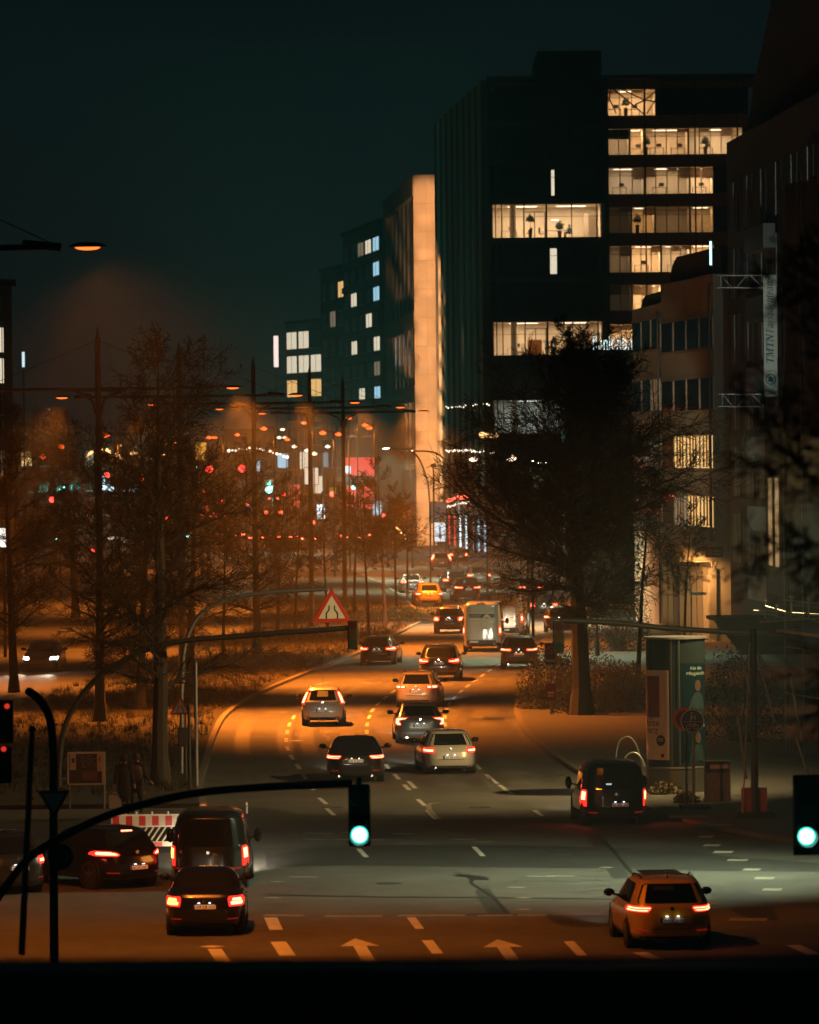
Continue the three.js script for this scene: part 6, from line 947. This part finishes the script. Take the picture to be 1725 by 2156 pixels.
// ---------- people ----------
function cap(p, a, b, ra, rb) { const ax = b[0] - a[0], ay = b[1] - a[1], az = b[2] - a[2], px = p[0] - a[0], py = p[1] - a[1], pz = p[2] - a[2], t = Math.max(0, Math.min(1, (px * ax + py * ay + pz * az) / (ax * ax + ay * ay + az * az || 1))); return Math.hypot(px - ax * t, py - ay * t, pz - az * t) - (ra + (rb - ra) * t); }
const smin = (a, b, k) => { const h = Math.max(0, Math.min(1, .5 + .5 * (b - a) / k)); return b + (a - b) * h - k * h * (1 - h); };
function sdfGeo(f, c, half, res, colour) {
  const mc = new MarchingCubes(res, new THREE.MeshBasicMaterial(), false, false, 120000); mc.isolation = 0; const p = [0, 0, 0];
  for (let z = 0; z < res; z++) for (let y = 0; y < res; y++) for (let x = 0; x < res; x++) { p[0] = c[0] + (x - res / 2) / (res / 2) * half; p[1] = c[1] + (y - res / 2) / (res / 2) * half; p[2] = c[2] + (z - res / 2) / (res / 2) * half; mc.field[z * res * res + y * res + x] = -f(p); }
  mc.update(); const n = mc.count, P = new Float32Array(n * 3), N = new Float32Array(n * 3), K = new Float32Array(n * 3);
  for (let i = 0; i < n; i++) { for (let k = 0; k < 3; k++) { P[i * 3 + k] = c[k] + mc.positionArray[i * 3 + k] * half; N[i * 3 + k] = mc.normalArray[i * 3 + k]; } K.set(colour([P[i * 3], P[i * 3 + 1], P[i * 3 + 2]]), i * 3); }
  const g = new THREE.BufferGeometry(); g.setAttribute('position', new THREE.BufferAttribute(P, 3)); g.setAttribute('normal', new THREE.BufferAttribute(N, 3)); g.setAttribute('color', new THREE.BufferAttribute(K, 3)); g.setAttribute('uv', new THREE.BufferAttribute(new Float32Array(n * 2), 2)); return g;
}
function figure(J, coatLen) {   // J: joints
  const bones = [['hip', 'chest', .15, .17], ['chest', 'neck', .15, .07], ['neck', 'head', .055, .06], ['shL', 'shR', .085, .085], ['shL', 'elL', .068, .055], ['elL', 'haL', .05, .036], ['shR', 'elR', .068, .055], ['elR', 'haR', .05, .036], ['hpL', 'knL', .10, .075], ['knL', 'anL', .068, .045], ['hpR', 'knR', .10, .075], ['knR', 'anR', .068, .045], ['anL', 'toL', .045, .04], ['anR', 'toR', .045, .04]];
  return p => { let d = 9; for (const [a, b, r0, r1] of bones) d = smin(d, cap(p, J[a], J[b], r0, r1), .05); const h = J.head, hx = (p[0] - h[0]) / .085, hy = (p[1] - h[1] - .05) / .125, hz = (p[2] - h[2]) / .10; d = smin(d, (Math.hypot(hx, hy, hz) - 1) * .088, .03); if (coatLen) d = smin(d, cap(p, [J.hip[0], J.hip[1] + .1, J.hip[2]], [J.hip[0], J.hip[1] - coatLen, J.hip[2]], .17, .20), .05);
    for (const s of ['L', 'R']) { const w = J['ha' + s], e = J['el' + s], dx = w[0] - e[0], dy = w[1] - e[1], dz = w[2] - e[2], l = Math.hypot(dx, dy, dz), ux = dx / l, uy = dy / l, uz = dz / l; d = smin(d, cap(p, w, [w[0] + ux * .08, w[1] + uy * .08, w[2] + uz * .08], .034, .036), .02); for (let k = -1.5; k <= 1.5; k++) d = Math.min(d, cap(p, [w[0] + ux * .08 + k * .006, w[1] + uy * .08, w[2] + uz * .08 + k * .017], [w[0] + ux * .15, w[1] + uy * (.155 - Math.abs(k) * .01), w[2] + uz * .15 + k * .02 - .012], .010, .008)); d = Math.min(d, cap(p, [w[0], w[1] - .02, w[2] - .03], [w[0] + ux * .08, w[1] + uy * .08, w[2] + uz * .08 - .055], .011, .009)); }
    return d; };
}
const skin = [.42, .24, .16];
const walkJ = (ph, arm) => ({ hip: [0, .93, 0], chest: [0, 1.25, -.02], neck: [0, 1.47, -.03], head: [0, 1.58, -.05], shL: [-.18, 1.40, -.02], shR: [.18, 1.40, -.02], elL: [-.25, 1.12, .03 * ph], haL: [-.27, .88, -.08 * ph], elR: [.26, 1.12, -.02 * ph], haR: arm ?? [.30, .88, .08 * ph], hpL: [-.09, .90, 0], hpR: [.09, .90, 0], knL: [-.10, .50, -.12 * ph], knR: [.10, .50, .10 * ph], anL: [-.10, .09, -.05 * ph], anR: [.10, .10, .32 * ph], toL: [-.11, .05, -.2 * ph], toR: [.11, .05, .2 * ph] });
function person(label, p, turn, J, coat, coatC, legC, hairC, hairLong) {
  const t = thing('person', label, 'person', p, turn); const f = figure(J, coat), skinTop = J.neck[1] + .03;
  const g = sdfGeo(f, [0, .9, 0], 1.0, 104, q => q[1] > skinTop && q[2] < J.head[2] + .07 ? skin : Math.min(Math.hypot(q[0] - J.haL[0], q[1] - J.haL[1] + .08, q[2] - J.haL[2]), Math.hypot(q[0] - J.haR[0], q[1] - J.haR[1] + .08, q[2] - J.haR[2])) < .11 ? skin : q[1] < .12 ? [.015, .014, .013] : q[1] < J.hip[1] - (coat || .05) - .05 ? legC : coatC);
  part(t, 'body', g, new THREE.MeshStandardMaterial({ vertexColors: true, roughness: .85 }));
  part(t, 'hair', sdfGeo(q => Math.max(Math.hypot((q[0] - J.head[0]) / 1, (q[1] - J.head[1] - .07) / 1.15, (q[2] - J.head[2] - .015) / 1.05) - .108, q[2] < J.head[2] - .03 && q[1] < J.head[1] + .11 ? .05 : -1, hairLong ? -1 : J.head[1] - .02 - q[1]), [J.head[0], J.head[1], J.head[2]], .22, 40, () => hairC), new THREE.MeshStandardMaterial({ vertexColors: true, roughness: .8 }));
  const face = new THREE.Group(); face.name = 'face'; face.position.set(J.head[0], J.head[1] + .04, J.head[2] - .095); t.add(face);
  for (const s of [-1, 1]) part(face, 'eye', new THREE.SphereGeometry(.013, 8, 6).translate(s * .032, .02, .012), mat([.03, .02, .015], .3)); part(face, 'nose', new THREE.ConeGeometry(.014, .05, 6).rotateX(-.25).translate(0, -.012, -.006), mat(skin, .7)); part(face, 'mouth', box(.045, .008, .01, 0, -.055, .012), mat([.3, .1, .08], .6)); for (const s of [-1, 1]) part(face, 'ear', new THREE.SphereGeometry(.022, 8, 6).scale(.4, 1, .7).translate(s * .078, -.01, .1), mat(skin, .7));
  return t;
}
{
  const p1 = ground(262, 1716, .13), p2 = ground(288, 1712, .13);
  person('person in a long dark coat walking with a pale shopping bag', p1, .08, walkJ(.8), .34, [.012, .012, .014], [.02, .02, .022], [.02, .014, .01], false);
  person('person in a dark jacket with a round backpack walking beside another', p2, -.15, walkJ(-.8, [.44, .93, .05]), .12, [.022, .017, .015], [.018, .018, .02], [.05, .03, .02], true);
  const bag = thing('shopping_bag', 'pale paper shopping bag carried by the walker in the long coat', 'bag', V(p1.x - .26, .13 + .30, p1.z + .06)); part(bag, 'bag_body', (() => { const g = rbox(.36, .40, .14, 0, .1, 0, .02); return g; })(), mat([.42, .40, .38], .8)); part(bag, 'handle', new THREE.TorusGeometry(.07, .008, 6, 14, Math.PI).translate(0, .3, 0), M.white);
  const bp = thing('backpack', 'round brown backpack on the second walker', 'backpack', V(p2.x + .01, .13 + 1.16, p2.z + .22), -.15); part(bp, 'pack_body', new THREE.SphereGeometry(.2, 14, 10).scale(1, 1.25, .62), mat([.06, .03, .02], .6)); part(bp, 'top_flap', new THREE.SphereGeometry(.19, 14, 6, 0, 6.3, 0, 1.2).scale(1, .9, .7).translate(0, .1, 0), mat([.16, .06, .03], .5)); for (const s of [-1, 1]) part(bp, 'strap', tube([V(s * .1, .22, -.05), V(s * .13, .3, -.14), V(s * .12, .2, -.3)], .015, 10, 6), M.black);
}
// ---------- office furniture seen through the lit floor ----------
{
  const k = 550 / FOCAL, X = u => (u - 862.5) * k, y0 = EYE + (950 - .0105 * 298 - 500) * k + .03, y2 = y0 - 3 * 82.4 * k;
  const deskM = mat([.40, .33, .25], .5), dk = mat([.02, .022, .024], .5), leafG = mat([.03, .05, .02], .7);
  function desk(u, y, z, w, label) { const t = thing('desk', label, 'desk', V(X(u), y, -550 + z)); part(t, 'desk_top', box(w, .04, .75, 0, .72, 0), deskM); for (const a of [-1, 1]) for (const b of [-1, 1]) part(t, 'leg', box(.04, .7, .04, a * (w / 2 - .05), .35, b * .32), dk); part(t, 'screen', box(.5, .32, .03, w * .15, 1.0, -.1), dk); part(t, 'screen_foot', box(.05, .14, .05, w * .15, .8, -.1), dk); return t; }
  function chair(u, y, z, turn, label) { const t = thing('office_chair', label, 'chair', V(X(u), y, -550 + z), turn); part(t, 'seat', rbox(.48, .07, .46, 0, .46, 0, .03), dk); part(t, 'backrest', rbox(.44, .5, .05, 0, .78, .22, .02), dk); part(t, 'column', cyl(.025, .025, .34, 0, .26, 0, 8), M.chrome); for (let i = 0; i < 5; i++) part(t, 'castor_arm', bar(V(0, .09, 0), V(Math.cos(i * 1.257) * .28, .05, Math.sin(i * 1.257) * .28), .02, 5), dk); for (const s of [-1, 1]) part(t, 'armrest', box(.05, .03, .26, s * .25, .64, .02), dk); return t; }
  function plant(u, y, z, h, label) { const t = thing('potted_plant', label, 'plant', V(X(u), y, -550 + z)); part(t, 'pot', cyl(.22, .16, .8, 0, .4, 0, 14), dk); part(t, 'stem', cyl(.02, .03, h - .6, 0, .8 + (h - .8) / 2, 0, 6), M.bark); const b = bush(u, .32, .7, .32, 220, .2); part(t, 'foliage', b.leaf.translate(0, h - .75, 0), leafG); return t; }
  desk(1079, y0, -3.2, 1.6, 'desk with monitor left of the round column on the bright office floor'); desk(1180, y0, -3.0, 2.0, 'long desk in front of the seated worker on the bright office floor'); chair(1122, y0, -2.4, 2.2, 'black office chair beside the potted plant on the bright office floor'); chair(1148, y0, -3.2, -1.2, 'empty office chair facing the long desk'); chair(1208, y0, -3.0, -1.5, 'office chair under the seated worker'); plant(1124, y0, -2.0, 2.3, 'tall potted plant between the door frames on the bright office floor'); plant(1187, y0, -4.2, 1.7, 'leafy plant behind the long desk');
  const lp = thing('floor_lamp', 'white glowing uplighter standing by the long desk', 'lamp', V(X(1177), y0, -553.6)); part(lp, 'stand', box(.06, 1.75, .06, 0, .87, 0), M.white); part(lp, 'lamp_panel', box(.7, .06, .3, 0, 1.78, 0), glow([1, .95, .85], 4));
  const J = { hip: [0, .52, .05], chest: [0, .85, .08], neck: [0, 1.06, .05], head: [0, 1.17, .03], shL: [-.18, .99, .06], shR: [.18, .99, .06], elL: [-.24, .76, -.05], haL: [-.18, .76, -.30], elR: [.24, .76, -.05], haR: [.18, .76, -.30], hpL: [-.09, .52, .03], hpR: [.09, .52, .03], knL: [-.11, .52, -.40], knR: [.11, .50, -.40], anL: [-.11, .1, -.34], anR: [.12, .1, -.44], toL: [-.11, .06, -.50], toR: [.12, .06, -.60] };
  person('person in a blue shirt seated at the long office desk', V(X(1206), y0, -553), 1.5, J, 0, [.10, .22, .28], [.02, .022, .03], [.18, .08, .04], false);
  desk(1090, y2, -3.4, 1.6, 'desk with papers left on the lower lit office floor'); const cb = thing('crate', 'orange wooden partition on the lower lit office floor', 'partition', V(X(1131), y2, -552.6)); part(cb, 'panel', box(1.4, 1.5, .06, 0, .75, 0), mat([.45, .18, .06], .6)); part(cb, 'foot', box(1.4, .05, .3, 0, .03, 0), dk); const sh = thing('bookshelf', 'crowded bookshelf on the lower lit office floor', 'shelf', V(X(1225), y2, -555.5)); part(sh, 'frame', merge([box(3.6, .06, .4, 0, 2.4, 0), box(3.6, .06, .4, 0, 1.8, 0), box(3.6, .06, .4, 0, 1.2, 0), box(3.6, .06, .4, 0, .6, 0), box(.06, 2.4, .4, -1.8, 1.2, 0), box(.06, 2.4, .4, 1.8, 1.2, 0), box(.06, 2.4, .4, 0, 1.2, 0)]), deskM); const r = rng(8); for (let j = 0; j < 4; j++) for (let i = 0; i < 9; i++) if (r() < .75) part(sh, 'box_file', box(.3, .2 + r() * .25, .25, -1.6 + i * .4, .63 + j * .6 - .5 + .12 + .4 - .4 + .1, .02), mat([.1 + r() * .5, .1 + r() * .25, .05 + r() * .12], .7));
  plant(1172, y2, -1.8, 1.7, 'leafy plant at the glass on the lower lit office floor');
  const wy = v => EYE + (950 - .0105 * 540 - v) * k + .02; let n = 0;
  const wingSpots = [[1305, 240, 'top'], [1345, 240, 'top'], [1352, 323, 'second'], [1395, 323, 'second'], [1440, 323, 'second'], [1500, 323, 'second'], [1315, 406, 'third'], [1400, 406, 'third'], [1485, 406, 'third'], [1360, 571, 'fifth'], [1430, 571, 'fifth'], [1360, 652, 'sixth']];
  for (const [u, v, f] of wingSpots) desk(u, wy(v), -2.2 - 2.2 - (n++ % 3) * .4, 1.4, `desk with dark monitor behind the ${f} ribbon of wing windows${u === 1345 || u === 1400 || u === 1430 ? ', middle bay' : u >= 1485 ? ', right bay' : u === 1440 ? ', end bay' : u > 1390 ? ', centre bay' : ', left bay'}`);
  for (const [u, v, l] of [[1372, 323, 'big leafy plant in the second ribbon of wing windows'], [1330, 240, 'small plant behind the braced top windows'], [1352, 488, 'tall thin plant in the amber wing room'], [1498, 323, 'plant at the end of the second wing ribbon']]) plant(u, wy(v), -4.2, 1.8, l);
}
renderer.render(scene, camera);
